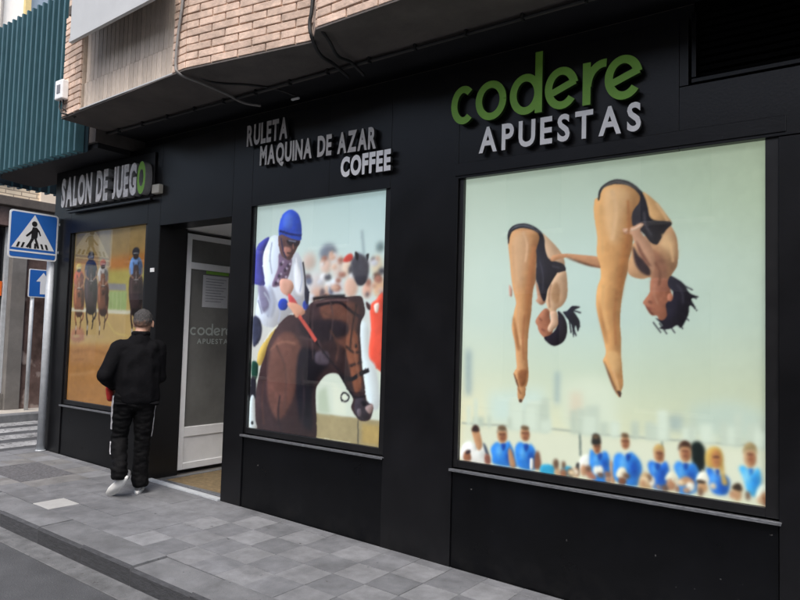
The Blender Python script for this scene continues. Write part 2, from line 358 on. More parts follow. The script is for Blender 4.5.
# ---- prints on the windows (flat pictures, colours laid down per vertex)
PRINT_DIVERS=[
('R',(140,162,165),0.0375,[(0.036,0.392),(0.057,0.392),(0.061,0.239),(0.04,0.238)],0),
('R',(192,212,202),0.072,[(0.129,0.254),(0.341,0.282),(0.344,0.156),(0.132,0.141)],0),
('R',(150,172,172),0.03175,[(0.376,0.334),(0.393,0.335),(0.395,0.235),(0.377,0.234)],0),
('R',(200,212,192),0.0605,[(0.404,0.304),(0.477,0.327),(0.545,0.325),(0.574,0.306),(0.582,0.167),(0.406,0.162)],0),
('R',(203,198,176),0.0375,[(0.428,0.275),(0.468,0.278),(0.473,0.187),(0.429,0.189)],0),
('R',(158,176,170),0.0375,[(0.73,0.228),(0.774,0.237),(0.777,0.187),(0.73,0.188)],0),
('R',(178,196,182),0.0605,[(0.794,0.264),(0.9,0.286),(0.992,0.262),(0.992,0.176),(0.794,0.181)],0),
('R',(205,212,190),0.049,[(0.027,0.138),(0.591,0.163),(0.994,0.171),(0.999,0.009),(0.03,0.009)],0),
('L',(150,162,150),0.0099,[(0.026,0.141),(0.326,0.154),(0.591,0.157),(0.994,0.171)],0.0099),
('L',(90,105,100),0.0099,[(0.463,0.158),(0.466,0.083)],0.0119),
('L',(110,125,115),0.0099,[(0.716,0.159),(0.716,0.125)],0.0099),
('R',(181,195,179),0.0214,[(0.232,0.206),(0.271,0.209),(0.272,0.143),(0.233,0.139)],0),
('R',(199,213,197),0.0214,[(0.968,0.228),(0.988,0.23),(0.988,0.167),(0.968,0.165)],0),
('R',(176,190,174),0.0214,[(0.309,0.191),(0.32,0.192),(0.321,0.143),(0.31,0.141)],0),
('R',(196,210,194),0.0214,[(0.209,0.235),(0.251,0.238),(0.253,0.142),(0.211,0.138)],0),
('R',(176,190,174),0.0214,[(0.973,0.238),(1,0.24),(1,0.168),(0.973,0.165)],0),
('R',(184,198,182),0.0214,[(0.944,0.227),(0.966,0.229),(0.966,0.167),(0.944,0.164)],0),
('R',(176,190,174),0.0214,[(0.07,0.166),(0.115,0.17),(0.116,0.137),(0.071,0.133)],0),
('R',(181,195,179),0.0214,[(0.525,0.192),(0.554,0.195),(0.555,0.152),(0.526,0.149)],0),
('R',(181,195,179),0.0214,[(0.714,0.213),(0.737,0.215),(0.738,0.158),(0.714,0.156)],0),
('R',(199,213,197),0.0214,[(0.279,0.236),(0.328,0.24),(0.33,0.145),(0.281,0.14)],0),
('R',(196,210,194),0.0214,[(0.967,0.217),(0.976,0.218),(0.976,0.166),(0.967,0.165)],0),
('R',(184,198,182),0.0214,[(0.271,0.222),(0.319,0.226),(0.32,0.145),(0.273,0.14)],0),
('R',(184,198,182),0.0214,[(0.942,0.201),(0.963,0.203),(0.963,0.166),(0.942,0.164)],0),
('R',(196,210,194),0.0214,[(0.073,0.227),(0.089,0.229),(0.092,0.135),(0.075,0.133)],0),
('R',(199,213,197),0.0214,[(0.045,0.201),(0.06,0.202),(0.062,0.134),(0.047,0.132)],0),
('R',(181,195,179),0.0214,[(0.666,0.205),(0.693,0.208),(0.693,0.157),(0.666,0.154)],0),
('R',(184,198,182),0.0214,[(0.681,0.2),(0.716,0.203),(0.717,0.159),(0.682,0.155)],0),
('R',(196,210,194),0.0214,[(0.319,0.216),(0.336,0.217),(0.337,0.144),(0.32,0.142)],0),
('R',(181,195,179),0.0214,[(0.45,0.226),(0.484,0.228),(0.486,0.15),(0.451,0.146)],0),
('R',(184,198,182),0.0214,[(0.481,0.237),(0.526,0.241),(0.527,0.152),(0.482,0.148)],0),
('R',(181,195,179),0.0214,[(0.561,0.193),(0.583,0.195),(0.583,0.153),(0.561,0.15)],0),
('R',(176,190,174),0.0214,[(0.625,0.204),(0.648,0.206),(0.649,0.155),(0.625,0.153)],0),
('R',(196,210,194),0.0214,[(0.853,0.192),(0.863,0.193),(0.863,0.162),(0.853,0.161)],0),
('R',(181,195,179),0.0214,[(0.321,0.231),(0.347,0.233),(0.349,0.145),(0.323,0.142)],0),
('R',(199,213,197),0.0214,[(0.963,0.206),(0.99,0.209),(0.99,0.168),(0.963,0.165)],0),
('R',(184,198,182),0.0214,[(0.91,0.252),(0.931,0.254),(0.931,0.165),(0.91,0.163)],0),
('R',(199,213,197),0.0214,[(0.82,0.213),(0.854,0.217),(0.854,0.163),(0.821,0.16)],0),
('R',(181,195,179),0.0214,[(0.903,0.19),(0.924,0.192),(0.924,0.165),(0.903,0.163)],0),
('R',(176,190,174),0.0214,[(0.799,0.233),(0.807,0.233),(0.808,0.16),(0.799,0.159)],0),
('R',(196,210,194),0.0214,[(0.339,0.189),(0.362,0.191),(0.363,0.145),(0.34,0.142)],0),
('R',(181,195,179),0.0214,[(0.33,0.248),(0.356,0.25),(0.358,0.145),(0.332,0.142)],0),
('R',(181,195,179),0.0214,[(0.207,0.176),(0.235,0.178),(0.236,0.141),(0.208,0.138)],0),
('R',(184,198,182),0.0214,[(0.127,0.175),(0.144,0.176),(0.145,0.137),(0.128,0.135)],0),
('R',(196,210,194),0.0214,[(0.471,0.201),(0.513,0.205),(0.513,0.152),(0.472,0.147)],0),
('R',(199,213,197),0.0214,[(0.272,0.22),(0.312,0.223),(0.314,0.144),(0.273,0.14)],0),
('R',(196,210,194),0.0214,[(0.882,0.213),(0.911,0.216),(0.911,0.165),(0.882,0.162)],0),
('R',(181,195,179),0.0214,[(0.874,0.223),(0.893,0.224),(0.894,0.164),(0.874,0.162)],0),
('R',(196,210,194),0.0214,[(0.327,0.177),(0.364,0.181),(0.365,0.146),(0.328,0.142)],0),
('R',(199,213,197),0.0214,[(0.221,0.246),(0.262,0.249),(0.264,0.142),(0.224,0.138)],0),
('R',(199,213,197),0.0214,[(0.56,0.196),(0.589,0.198),(0.589,0.153),(0.56,0.15)],0),
('R',(199,213,197),0.0214,[(0.772,0.199),(0.809,0.203),(0.809,0.162),(0.772,0.158)],0),
('R',(181,195,179),0.0214,[(0.791,0.211),(0.804,0.212),(0.805,0.16),(0.791,0.159)],0),
('R',(176,190,174),0.0214,[(0.43,0.219),(0.452,0.22),(0.453,0.148),(0.432,0.146)],0),
('R',(199,213,197),0.0214,[(0.702,0.242),(0.731,0.244),(0.731,0.159),(0.703,0.155)],0),
('P',(222,226,222),0.0145,[(0.029,0.063),(0.061,0.084),(0.078,0.069),(0.094,0.061),(0.114,0.073),(0.13,0.055),(0.139,0.02),(0.03,0.016)],0),
('E',(232,236,234),0.026,(0.065,0.059,0.014,0.017),0),
('E',(190,195,190),0.026,(0.109,0.045,0.012,0.018),0),
('P',(190,195,190),0.0122,[(0.074,0.077),(0.094,0.079),(0.088,0.057),(0.081,0.056)],0),
('P',(176,133,96),0.0122,[(0.068,0.122),(0.088,0.137),(0.105,0.102),(0.11,0.069),(0.094,0.057),(0.077,0.089)],0),
('P',(45,30,28),0.0122,[(0.066,0.121),(0.076,0.139),(0.092,0.137),(0.098,0.121),(0.08,0.116)],0),
('P',(144,93,64),0.0122,[(0.038,0.041),(0.058,0.05),(0.067,0.021),(0.038,0.017)],0),
('P',(50,40,45),0.0099,[(0.046,0.048),(0.062,0.054),(0.062,0.044),(0.046,0.038)],0),
('P',(60,70,85),0.0122,[(0.113,0.083),(0.125,0.074),(0.138,0.046),(0.126,0.048)],0),
('P',(126,81,68),0.0122,[(0.122,0.047),(0.142,0.043),(0.143,0.017),(0.123,0.018)],0),
('P',(40,120,205),0.0145,[(0.145,0.07),(0.168,0.092),(0.191,0.082),(0.21,0.1),(0.229,0.076),(0.241,0.042),(0.242,0.02),(0.158,0.019),(0.15,0.044)],0),
('E',(95,170,225),0.026,(0.176,0.065,0.012,0.019),0),
('E',(18,62,150),0.026,(0.214,0.05,0.011,0.021),0),
('P',(18,62,150),0.0122,[(0.183,0.089),(0.202,0.091),(0.196,0.069),(0.19,0.069)],0),
('E',(176,133,96),0.0122,(0.187,0.117,0.019,0.026),0),
('E',(144,93,64),0.0168,(0.191,0.111,0.011,0.014),0),
('P',(150,140,120),0.0122,[(0.166,0.118),(0.169,0.136),(0.186,0.146),(0.203,0.139),(0.206,0.122),(0.198,0.131),(0.175,0.129)],0),
('P',(176,133,96),0.0122,[(0.211,0.068),(0.222,0.076),(0.241,0.023),(0.219,0.02)],0),
('P',(40,120,205),0.0145,[(0.237,0.081),(0.255,0.102),(0.281,0.092),(0.295,0.1),(0.313,0.077),(0.317,0.052),(0.307,0.019),(0.256,0.019),(0.241,0.042)],0),
('E',(95,170,225),0.026,(0.264,0.069,0.01,0.02),0),
('E',(18,62,150),0.026,(0.296,0.054,0.01,0.022),0),
('P',(18,62,150),0.0122,[(0.268,0.095),(0.287,0.097),(0.281,0.076),(0.275,0.075)],0),
('E',(176,133,96),0.0122,(0.272,0.129,0.017,0.023),0),
('E',(144,93,64),0.0168,(0.277,0.124,0.009,0.013),0),
('P',(117,76,58),0.0145,[(0.31,0.07),(0.324,0.078),(0.332,0.029),(0.307,0.026)],0),
('P',(215,215,205),0.0099,[(0.292,0.052),(0.303,0.053),(0.304,0.022),(0.293,0.02)],0),
('P',(45,150,190),0.0122,[(0.335,0.039),(0.377,0.041),(0.381,0.014),(0.332,0.013)],0),
('P',(45,150,190),0.0122,[(0.408,0.042),(0.435,0.045),(0.436,0.018),(0.405,0.02)],0),
('P',(222,226,218),0.0145,[(0.465,0.074),(0.487,0.091),(0.501,0.075),(0.498,0.036),(0.465,0.043)],0),
('P',(40,120,205),0.0145,[(0.497,0.099),(0.51,0.103),(0.529,0.088),(0.542,0.107),(0.558,0.091),(0.562,0.018),(0.505,0.016)],0),
('E',(95,170,225),0.026,(0.517,0.079,0.009,0.02),0),
('E',(18,62,150),0.026,(0.543,0.064,0.008,0.023),0),
('P',(18,62,150),0.0122,[(0.521,0.097),(0.537,0.099),(0.531,0.079),(0.526,0.078)],0),
('E',(176,133,96),0.0122,(0.518,0.119,0.012,0.024),0),
('E',(144,93,64),0.0168,(0.521,0.113,0.007,0.014),0),
('P',(40,40,38),0.0122,[(0.503,0.123),(0.506,0.151),(0.519,0.155),(0.528,0.147),(0.53,0.126)],0),
('P',(176,133,96),0.0122,[(0.561,0.077),(0.57,0.075),(0.577,0.02),(0.565,0.018)],0),
('P',(160,108,86),0.0145,[(0.472,0.044),(0.491,0.05),(0.521,0.024),(0.498,0.018)],0),
('P',(50,50,52),0.0099,[(0.452,0.054),(0.462,0.061),(0.462,0.028),(0.452,0.026)],0),
('P',(40,120,205),0.0145,[(0.573,0.09),(0.592,0.107),(0.61,0.095),(0.625,0.114),(0.652,0.091),(0.658,0.06),(0.644,0.018),(0.577,0.026)],0),
('E',(95,170,225),0.026,(0.601,0.079,0.011,0.022),0),
('E',(18,62,150),0.026,(0.635,0.066,0.01,0.025),0),
('P',(18,62,150),0.0122,[(0.609,0.105),(0.624,0.106),(0.619,0.087),(0.614,0.086)],0),
('E',(176,133,96),0.0122,(0.607,0.141,0.013,0.022),0),
('E',(144,93,64),0.0168,(0.61,0.136,0.007,0.012),0),
('P',(220,216,190),0.0122,[(0.58,0.038),(0.589,0.063),(0.607,0.065),(0.614,0.043),(0.605,0.03)],0),
('P',(117,76,53),0.0122,[(0.589,0.034),(0.608,0.036),(0.611,0.019),(0.59,0.016)],0),
('P',(28,95,190),0.0145,[(0.676,0.086),(0.69,0.096),(0.708,0.084),(0.725,0.1),(0.736,0.079),(0.731,0.023),(0.688,0.022),(0.682,0.058)],0),
('E',(95,170,225),0.026,(0.694,0.073,0.008,0.017),0),
('E',(18,62,150),0.026,(0.718,0.059,0.007,0.02),0),
('P',(18,62,150),0.0122,[(0.697,0.09),(0.712,0.092),(0.707,0.073),(0.702,0.072)],0),
('E',(176,133,96),0.0122,(0.707,0.118,0.015,0.024),0),
('E',(144,93,64),0.0168,(0.711,0.112,0.008,0.014),0),
('P',(180,153,93),0.0122,[(0.692,0.119),(0.694,0.136),(0.707,0.146),(0.72,0.139),(0.722,0.122),(0.716,0.131),(0.699,0.129)],0),
('P',(178,148,107),0.0168,[(0.653,0.048),(0.667,0.062),(0.685,0.05),(0.688,0.019),(0.65,0.016)],0),
('P',(18,28,26),0.0145,[(0.794,0.145),(0.813,0.166),(0.832,0.152),(0.837,0.112),(0.824,0.078),(0.805,0.097)],0),
('P',(40,120,205),0.0145,[(0.75,0.087),(0.764,0.105),(0.783,0.094),(0.803,0.105),(0.819,0.082),(0.814,0.03),(0.767,0.014),(0.762,0.058)],0),
('E',(95,170,225),0.026,(0.77,0.076,0.009,0.02),0),
('E',(18,62,150),0.026,(0.798,0.063,0.008,0.023),0),
('P',(18,62,150),0.0122,[(0.776,0.1),(0.79,0.102),(0.785,0.083),(0.781,0.083)],0),
('E',(176,133,96),0.0122,(0.781,0.132,0.016,0.028),0),
('E',(144,93,64),0.0168,(0.785,0.126,0.009,0.015),0),
('P',(60,40,30),0.0122,[(0.763,0.133),(0.765,0.153),(0.78,0.164),(0.795,0.156),(0.798,0.137),(0.79,0.147),(0.77,0.145)],0),
('P',(176,133,96),0.0145,[(0.762,0.05),(0.784,0.066),(0.805,0.056),(0.803,0.044),(0.767,0.039)],0),
('P',(214,214,190),0.0122,[(0.725,0.047),(0.736,0.071),(0.753,0.068),(0.762,0.052)],0),
('E',(171,126,93),0.0145,(0.742,0.036,0.014,0.016),0),
('P',(30,100,195),0.0145,[(0.838,0.09),(0.851,0.1),(0.864,0.08),(0.879,0.085),(0.898,0.072),(0.895,0.037),(0.874,0.028),(0.851,0.038)],0),
('E',(95,170,225),0.026,(0.858,0.07,0.008,0.017),0),
('E',(18,62,150),0.026,(0.882,0.057,0.007,0.019),0),
('P',(18,62,150),0.0122,[(0.862,0.095),(0.875,0.097),(0.871,0.079),(0.867,0.078)],0),
('P',(185,153,78),0.0145,[(0.835,0.112),(0.837,0.139),(0.853,0.155),(0.872,0.154),(0.882,0.134),(0.885,0.091),(0.895,0.061),(0.88,0.058),(0.872,0.1),(0.845,0.097)],0),
('E',(171,117,73),0.0145,(0.864,0.123,0.013,0.025),0),
('P',(226,228,212),0.0122,[(0.811,0.057),(0.822,0.083),(0.838,0.082),(0.846,0.059)],0),
('E',(184,144,102),0.0145,(0.828,0.043,0.014,0.016),0),
('P',(60,50,40),0.0099,[(0.814,0.06),(0.835,0.06),(0.835,0.053),(0.816,0.052)],0),
('P',(60,160,215),0.0145,[(0.923,0.107),(0.938,0.114),(0.953,0.095),(0.968,0.113),(0.977,0.099),(0.975,0.059),(0.96,0.036),(0.943,0.049),(0.935,0.082)],0),
('E',(150,210,230),0.026,(0.943,0.088,0.007,0.018),0),
('E',(25,105,185),0.026,(0.964,0.075,0.007,0.02),0),
('P',(25,105,185),0.0122,[(0.946,0.109),(0.959,0.11),(0.955,0.093),(0.951,0.092)],0),
('E',(180,148,112),0.0122,(0.95,0.142,0.016,0.032),0),
('E',(144,93,64),0.0168,(0.954,0.135,0.009,0.017),0),
('P',(150,135,95),0.0122,[(0.933,0.143),(0.936,0.166),(0.95,0.178),(0.965,0.169),(0.967,0.147),(0.96,0.159),(0.941,0.157)],0),
('E',(185,148,107),0.0145,(0.918,0.04,0.012,0.021),0),
('P',(50,40,30),0.0122,[(0.905,0.051),(0.92,0.067),(0.93,0.058),(0.928,0.047)],0),
('P',(214,222,205),0.0145,[(0.968,0.056),(0.982,0.073),(0.997,0.062),(0.997,0.019),(0.968,0.03)],0),
('E',(162,108,68),0.0145,(0.987,0.035,0.01,0.016),0),
('E',(224,224,208),0.0145,(0.688,0.038,0.009,0.015),0),
('E',(224,224,208),0.0145,(0.518,0.046,0.011,0.014),0),
('E',(176,135,101),0.0145,(0.452,0.031,0.011,0.015),0),
('E',(224,224,208),0.0145,(0.796,0.039,0.012,0.013),0),
('E',(176,135,101),0.0145,(0.785,0.027,0.011,0.008),0),
('E',(99,75,58),0.0145,(0.41,0.048,0.007,0.012),0),
('E',(99,75,58),0.0145,(0.68,0.046,0.008,0.01),0),
('E',(185,153,117),0.0145,(0.388,0.024,0.009,0.017),0),
('E',(185,153,117),0.0145,(0.992,0.046,0.006,0.012),0),
('E',(99,75,58),0.0145,(0.725,0.024,0.011,0.01),0),
('E',(176,135,101),0.0145,(0.914,0.034,0.01,0.006),0),
('E',(224,224,208),0.0145,(0.531,0.049,0.01,0.014),0),
('E',(214,196,160),0.0145,(0.667,0.039,0.012,0.009),0),
('E',(224,224,208),0.0145,(0.447,0.032,0.013,0.008),0),
('E',(176,135,101),0.0145,(0.556,0.025,0.01,0.012),0),
('E',(99,75,58),0.0145,(0.823,0.028,0.007,0.013),0),
('E',(176,135,101),0.0145,(0.477,0.041,0.01,0.017),0),
('E',(99,75,58),0.0145,(0.384,0.048,0.01,0.016),0),
('E',(99,75,58),0.0145,(0.532,0.034,0.011,0.008),0),
('E',(135,93,68),0.0145,(0.989,0.029,0.005,0.012),0),
('E',(176,135,101),0.0145,(0.905,0.034,0.006,0.011),0),
('E',(135,93,68),0.0145,(0.554,0.04,0.011,0.008),0),
('E',(214,196,160),0.0145,(0.769,0.046,0.011,0.008),0),
('E',(99,75,58),0.0145,(0.493,0.049,0.009,0.009),0),
('E',(214,196,160),0.0145,(0.856,0.049,0.009,0.009),0),
('E',(176,135,101),0.0145,(0.706,0.025,0.007,0.007),0),
('E',(185,153,117),0.0145,(0.975,0.03,0.007,0.01),0),
('E',(99,75,58),0.0145,(0.945,0.037,0.006,0.012),0),
('E',(99,75,58),0.0145,(0.434,0.028,0.012,0.014),0),
('E',(214,196,160),0.0145,(0.438,0.028,0.013,0.008),0),
('E',(176,135,101),0.0145,(0.662,0.03,0.007,0.01),0),
('E',(135,93,68),0.0145,(0.76,0.027,0.006,0.01),0),
('E',(99,75,58),0.0145,(0.611,0.043,0.011,0.009),0),
('E',(135,93,68),0.0145,(0.41,0.022,0.013,0.016),0),
('E',(96,78,58),0.0122,(0.272,0.149,0.015,0.007),0),
('E',(96,78,58),0.0122,(0.606,0.16,0.011,0.007),0),
('E',(96,78,58),0.0122,(0.186,0.14,0.016,0.008),0),
('E',(96,78,58),0.0122,(0.516,0.146,0.011,0.007),0),
('L',(86,55,43),0.0099,[(0.175,0.119),(0.199,0.12)],0.0099),
('L',(117,72,58),0.0099,[(0.181,0.104),(0.194,0.105)],0.0079),
('L',(135,86,64),0.0099,[(0.188,0.121),(0.189,0.11)],0.0079),
('L',(86,55,43),0.0099,[(0.261,0.131),(0.285,0.133)],0.0099),
('L',(117,72,58),0.0099,[(0.267,0.116),(0.28,0.117)],0.0079),
('L',(135,86,64),0.0099,[(0.274,0.133),(0.275,0.122)],0.0079),
('L',(86,55,43),0.0099,[(0.51,0.118),(0.53,0.119)],0.0099),
('L',(117,72,58),0.0099,[(0.515,0.104),(0.526,0.105)],0.0079),
('L',(135,86,64),0.0099,[(0.521,0.119),(0.521,0.109)],0.0059),
('L',(86,55,43),0.0099,[(0.597,0.143),(0.617,0.144)],0.0099),
('L',(117,72,58),0.0099,[(0.602,0.129),(0.613,0.13)],0.0079),
('L',(135,86,64),0.0099,[(0.608,0.144),(0.608,0.134)],0.0079),
('L',(86,55,43),0.0099,[(0.699,0.12),(0.717,0.121)],0.0099),
('L',(117,72,58),0.0099,[(0.703,0.106),(0.713,0.107)],0.0059),
('L',(135,86,64),0.0099,[(0.709,0.121),(0.709,0.111)],0.0059),
('L',(86,55,43),0.0099,[(0.772,0.134),(0.79,0.135)],0.0079),
('L',(117,72,58),0.0099,[(0.776,0.121),(0.786,0.122)],0.0079),
('L',(135,86,64),0.0099,[(0.782,0.135),(0.782,0.126)],0.0059),
('L',(86,55,43),0.0099,[(0.856,0.128),(0.873,0.129)],0.0099),
('L',(117,72,58),0.0099,[(0.86,0.115),(0.869,0.116)],0.0059),
('L',(135,86,64),0.0099,[(0.865,0.129),(0.865,0.12)],0.0059),
('L',(86,55,43),0.0099,[(0.943,0.146),(0.959,0.147)],0.0079),
('L',(117,72,58),0.0099,[(0.947,0.134),(0.955,0.135)],0.0059),
('L',(135,86,64),0.0099,[(0.952,0.147),(0.952,0.139)],0.0059),
('P',(40,36,42),0.006,[(0.285,0.792),(0.321,0.776),(0.34,0.742),(0.341,0.678),(0.298,0.686),(0.293,0.739)],0),
('P',(181,136,94),0.004,[(0.195,0.754),(0.196,0.777),(0.213,0.796),(0.24,0.801),(0.277,0.797),(0.303,0.784),(0.313,0.764),(0.306,0.738),(0.303,0.676),(0.302,0.627),(0.292,0.595),(0.288,0.536),(0.286,0.514),(0.279,0.465),(0.276,0.41),(0.277,0.368),(0.281,0.331),(0.28,0.303),(0.273,0.277),(0.269,0.251),(0.258,0.232),(0.248,0.232),(0.242,0.252),(0.241,0.285),(0.232,0.307),(0.226,0.323),(0.237,0.34),(0.234,0.372),(0.229,0.421),(0.219,0.454),(0.216,0.48),(0.223,0.523),(0.23,0.556),(0.218,0.596),(0.209,0.646),(0.204,0.69)],0),
('P',(199,162,125),0.03,[(0.21,0.763),(0.24,0.785),(0.27,0.773),(0.264,0.687),(0.244,0.596),(0.22,0.662)],0),
('P',(151,100,64),0.02,[(0.3,0.758),(0.298,0.66),(0.279,0.536),(0.273,0.465),(0.267,0.563),(0.279,0.693)],0),
('P',(144,97,62),0.015,[(0.219,0.51),(0.236,0.464),(0.248,0.399),(0.233,0.415)],0),
('P',(135,88,56),0.01,[(0.242,0.327),(0.275,0.335),(0.269,0.29),(0.251,0.282)],0),
('P',(99,67,49),0.006,[(0.226,0.323),(0.239,0.301),(0.247,0.275),(0.236,0.291)],0),
('E',(70,50,40),0.005,(0.254,0.235,0.006,0.006),0),
('P',(184,154,125),0.005,[(0.321,0.779),(0.361,0.745),(0.393,0.708),(0.404,0.672),(0.388,0.65),(0.345,0.684),(0.326,0.74)],0),
('P',(167,126,101),0.006,[(0.301,0.624),(0.309,0.569),(0.302,0.562),(0.322,0.546),(0.34,0.559),(0.321,0.588)],0),
('P',(184,153,123),0.005,[(0.405,0.659),(0.414,0.609),(0.412,0.568),(0.396,0.543),(0.379,0.533),(0.379,0.52),(0.383,0.498),(0.38,0.479),(0.356,0.46),(0.347,0.472),(0.359,0.501),(0.349,0.53),(0.34,0.556),(0.343,0.594),(0.356,0.623),(0.377,0.651)],0),
('P',(160,126,94),0.012,[(0.374,0.619),(0.388,0.593),(0.382,0.549),(0.361,0.562),(0.357,0.594)],0),
('P',(36,35,42),0.004,[(0.195,0.754),(0.194,0.788),(0.213,0.81),(0.251,0.816),(0.288,0.805),(0.32,0.781),(0.331,0.756),(0.333,0.73),(0.343,0.7),(0.358,0.69),(0.397,0.676),(0.408,0.656),(0.393,0.651),(0.376,0.644),(0.359,0.62),(0.345,0.594),(0.34,0.568),(0.332,0.557),(0.322,0.573),(0.31,0.611),(0.302,0.634),(0.304,0.699),(0.301,0.725),(0.313,0.751),(0.311,0.774),(0.288,0.791),(0.246,0.801),(0.213,0.793),(0.202,0.775),(0.199,0.754)],0),
('P',(92,96,104),0.006,[(0.198,0.791),(0.22,0.809),(0.254,0.812),(0.288,0.801),(0.314,0.78),(0.284,0.797),(0.247,0.806),(0.217,0.801)],0),
('P',(149,99,76),0.004,[(0.333,0.533),(0.31,0.507),(0.303,0.491),(0.311,0.478),(0.313,0.469),(0.32,0.456),(0.335,0.442),(0.356,0.431),(0.366,0.466),(0.355,0.504),(0.351,0.53)],0),
('P',(30,26,34),0.004,[(0.383,0.527),(0.404,0.509),(0.415,0.478),(0.412,0.446),(0.397,0.426),(0.371,0.416),(0.348,0.426),(0.335,0.442),(0.356,0.45),(0.378,0.473),(0.383,0.505)],0),
('P',(190,158,133),0.004,[(0.355,0.523),(0.376,0.524),(0.383,0.498),(0.382,0.482),(0.356,0.46),(0.347,0.472),(0.359,0.498)],0),
('P',(24,24,34),0.003,[(0.4,0.524),(0.414,0.527),(0.431,0.542),(0.458,0.539),(0.436,0.528),(0.445,0.514),(0.457,0.493),(0.452,0.462),(0.443,0.483),(0.437,0.443),(0.43,0.483),(0.411,0.508)],0),
('P',(185,144,127),0.006,[(0.202,0.613),(0.214,0.599),(0.214,0.576),(0.205,0.578)],0),
('L',(203,167,133),0.008,[(0.251,0.787),(0.267,0.743),(0.261,0.687)],0.0158),
('L',(199,158,117),0.008,[(0.241,0.543),(0.239,0.481),(0.252,0.415)],0.0139),
('L',(149,100,68),0.008,[(0.264,0.514),(0.259,0.432),(0.264,0.367)],0.0119),
('L',(203,162,123),0.008,[(0.214,0.743),(0.22,0.662),(0.233,0.589)],0.0119),
('L',(108,72,50),0.008,[(0.243,0.275),(0.255,0.256)],0.0079),
('L',(70,68,78),0.008,[(0.316,0.685),(0.327,0.643),(0.328,0.594)],0.0079),
('L',(70,68,78),0.008,[(0.359,0.671),(0.387,0.663)],0.0079),
('L',(81,48,39),0.008,[(0.316,0.504),(0.327,0.495)],0.0059),
('L',(90,48,43),0.008,[(0.324,0.469),(0.338,0.463)],0.0059),
('L',(135,99,76),0.008,[(0.357,0.613),(0.35,0.575),(0.354,0.536)],0.0079),
('P',(178,131,96),0.004,[(0.352,0.693),(0.369,0.706),(0.41,0.708),(0.428,0.706),(0.465,0.701),(0.515,0.693),(0.534,0.676),(0.528,0.658),(0.489,0.667),(0.445,0.685),(0.41,0.695),(0.38,0.691),(0.361,0.685)],0),
('P',(99,63,44),0.008,[(0.408,0.696),(0.445,0.686),(0.489,0.671),(0.525,0.661),(0.489,0.665),(0.442,0.681)],0),
('P',(169,131,96),0.004,[(0.728,0.785),(0.746,0.757),(0.755,0.731),(0.758,0.69),(0.755,0.656),(0.741,0.633),(0.733,0.611),(0.73,0.585),(0.68,0.585),(0.68,0.624),(0.653,0.621),(0.617,0.633),(0.607,0.661),(0.619,0.691),(0.625,0.727),(0.661,0.748),(0.7,0.746),(0.723,0.768)],0),
('P',(133,93,72),0.02,[(0.676,0.706),(0.712,0.687),(0.729,0.645),(0.718,0.594),(0.686,0.594),(0.683,0.641)],0),
('P',(190,158,117),0.025,[(0.729,0.756),(0.749,0.72),(0.749,0.679),(0.723,0.704),(0.706,0.722)],0),
('P',(40,36,40),0.006,[(0.608,0.903),(0.651,0.88),(0.672,0.837),(0.682,0.788),(0.628,0.762),(0.615,0.824)],0),
('P',(185,140,90),0.004,[(0.512,0.876),(0.501,0.87),(0.5,0.821),(0.511,0.758),(0.511,0.702),(0.522,0.665),(0.524,0.628),(0.514,0.6),(0.51,0.554),(0.517,0.512),(0.531,0.463),(0.541,0.421),(0.544,0.397),(0.535,0.376),(0.548,0.355),(0.564,0.32),(0.577,0.285),(0.588,0.27),(0.593,0.289),(0.599,0.31),(0.595,0.357),(0.591,0.399),(0.591,0.446),(0.587,0.5),(0.593,0.572),(0.601,0.614),(0.609,0.646),(0.612,0.679),(0.622,0.715),(0.626,0.775),(0.624,0.823),(0.643,0.851),(0.643,0.872),(0.617,0.9),(0.582,0.913),(0.544,0.913),(0.525,0.899)],0),
('P',(205,167,121),0.03,[(0.532,0.892),(0.576,0.903),(0.614,0.878),(0.596,0.816),(0.572,0.727),(0.54,0.774)],0),
('P',(154,104,60),0.02,[(0.618,0.814),(0.619,0.724),(0.601,0.644),(0.586,0.56),(0.576,0.62),(0.597,0.74)],0),
('P',(135,90,54),0.02,[(0.517,0.561),(0.533,0.506),(0.55,0.424),(0.531,0.475)],0),
('P',(192,154,105),0.015,[(0.547,0.403),(0.585,0.399),(0.589,0.345),(0.564,0.35)],0),
('P',(108,72,47),0.008,[(0.537,0.376),(0.551,0.352),(0.571,0.309),(0.583,0.277),(0.564,0.305)],0),
('P',(60,42,36),0.005,[(0.58,0.288),(0.593,0.286),(0.59,0.27)],0),
('P',(185,147,101),0.005,[(0.651,0.88),(0.693,0.847),(0.722,0.809),(0.74,0.778),(0.705,0.781),(0.672,0.807)],0),
('P',(36,35,40),0.004,[(0.512,0.872),(0.518,0.903),(0.544,0.922),(0.576,0.927),(0.614,0.914),(0.645,0.887),(0.66,0.862),(0.669,0.831),(0.675,0.804),(0.693,0.792),(0.731,0.787),(0.739,0.777),(0.723,0.762),(0.703,0.728),(0.694,0.721),(0.676,0.73),(0.658,0.754),(0.64,0.771),(0.623,0.784),(0.622,0.82),(0.645,0.848),(0.645,0.872),(0.614,0.902),(0.57,0.913),(0.535,0.908),(0.522,0.893),(0.517,0.869)],0),
('P',(98,96,92),0.006,[(0.519,0.9),(0.544,0.917),(0.576,0.922),(0.614,0.908),(0.642,0.886),(0.611,0.904),(0.573,0.917),(0.538,0.91)],0),
('P',(46,34,38),0.01,[(0.625,0.721),(0.643,0.69),(0.671,0.668),(0.677,0.632),(0.65,0.642),(0.631,0.672)],0),
('P',(176,136,109),0.004,[(0.592,0.774),(0.609,0.776),(0.627,0.78),(0.646,0.788),(0.658,0.783),(0.646,0.769),(0.658,0.748),(0.676,0.727),(0.691,0.682),(0.689,0.647),(0.677,0.65),(0.659,0.677),(0.643,0.702),(0.625,0.742),(0.62,0.755),(0.6,0.76)],0),
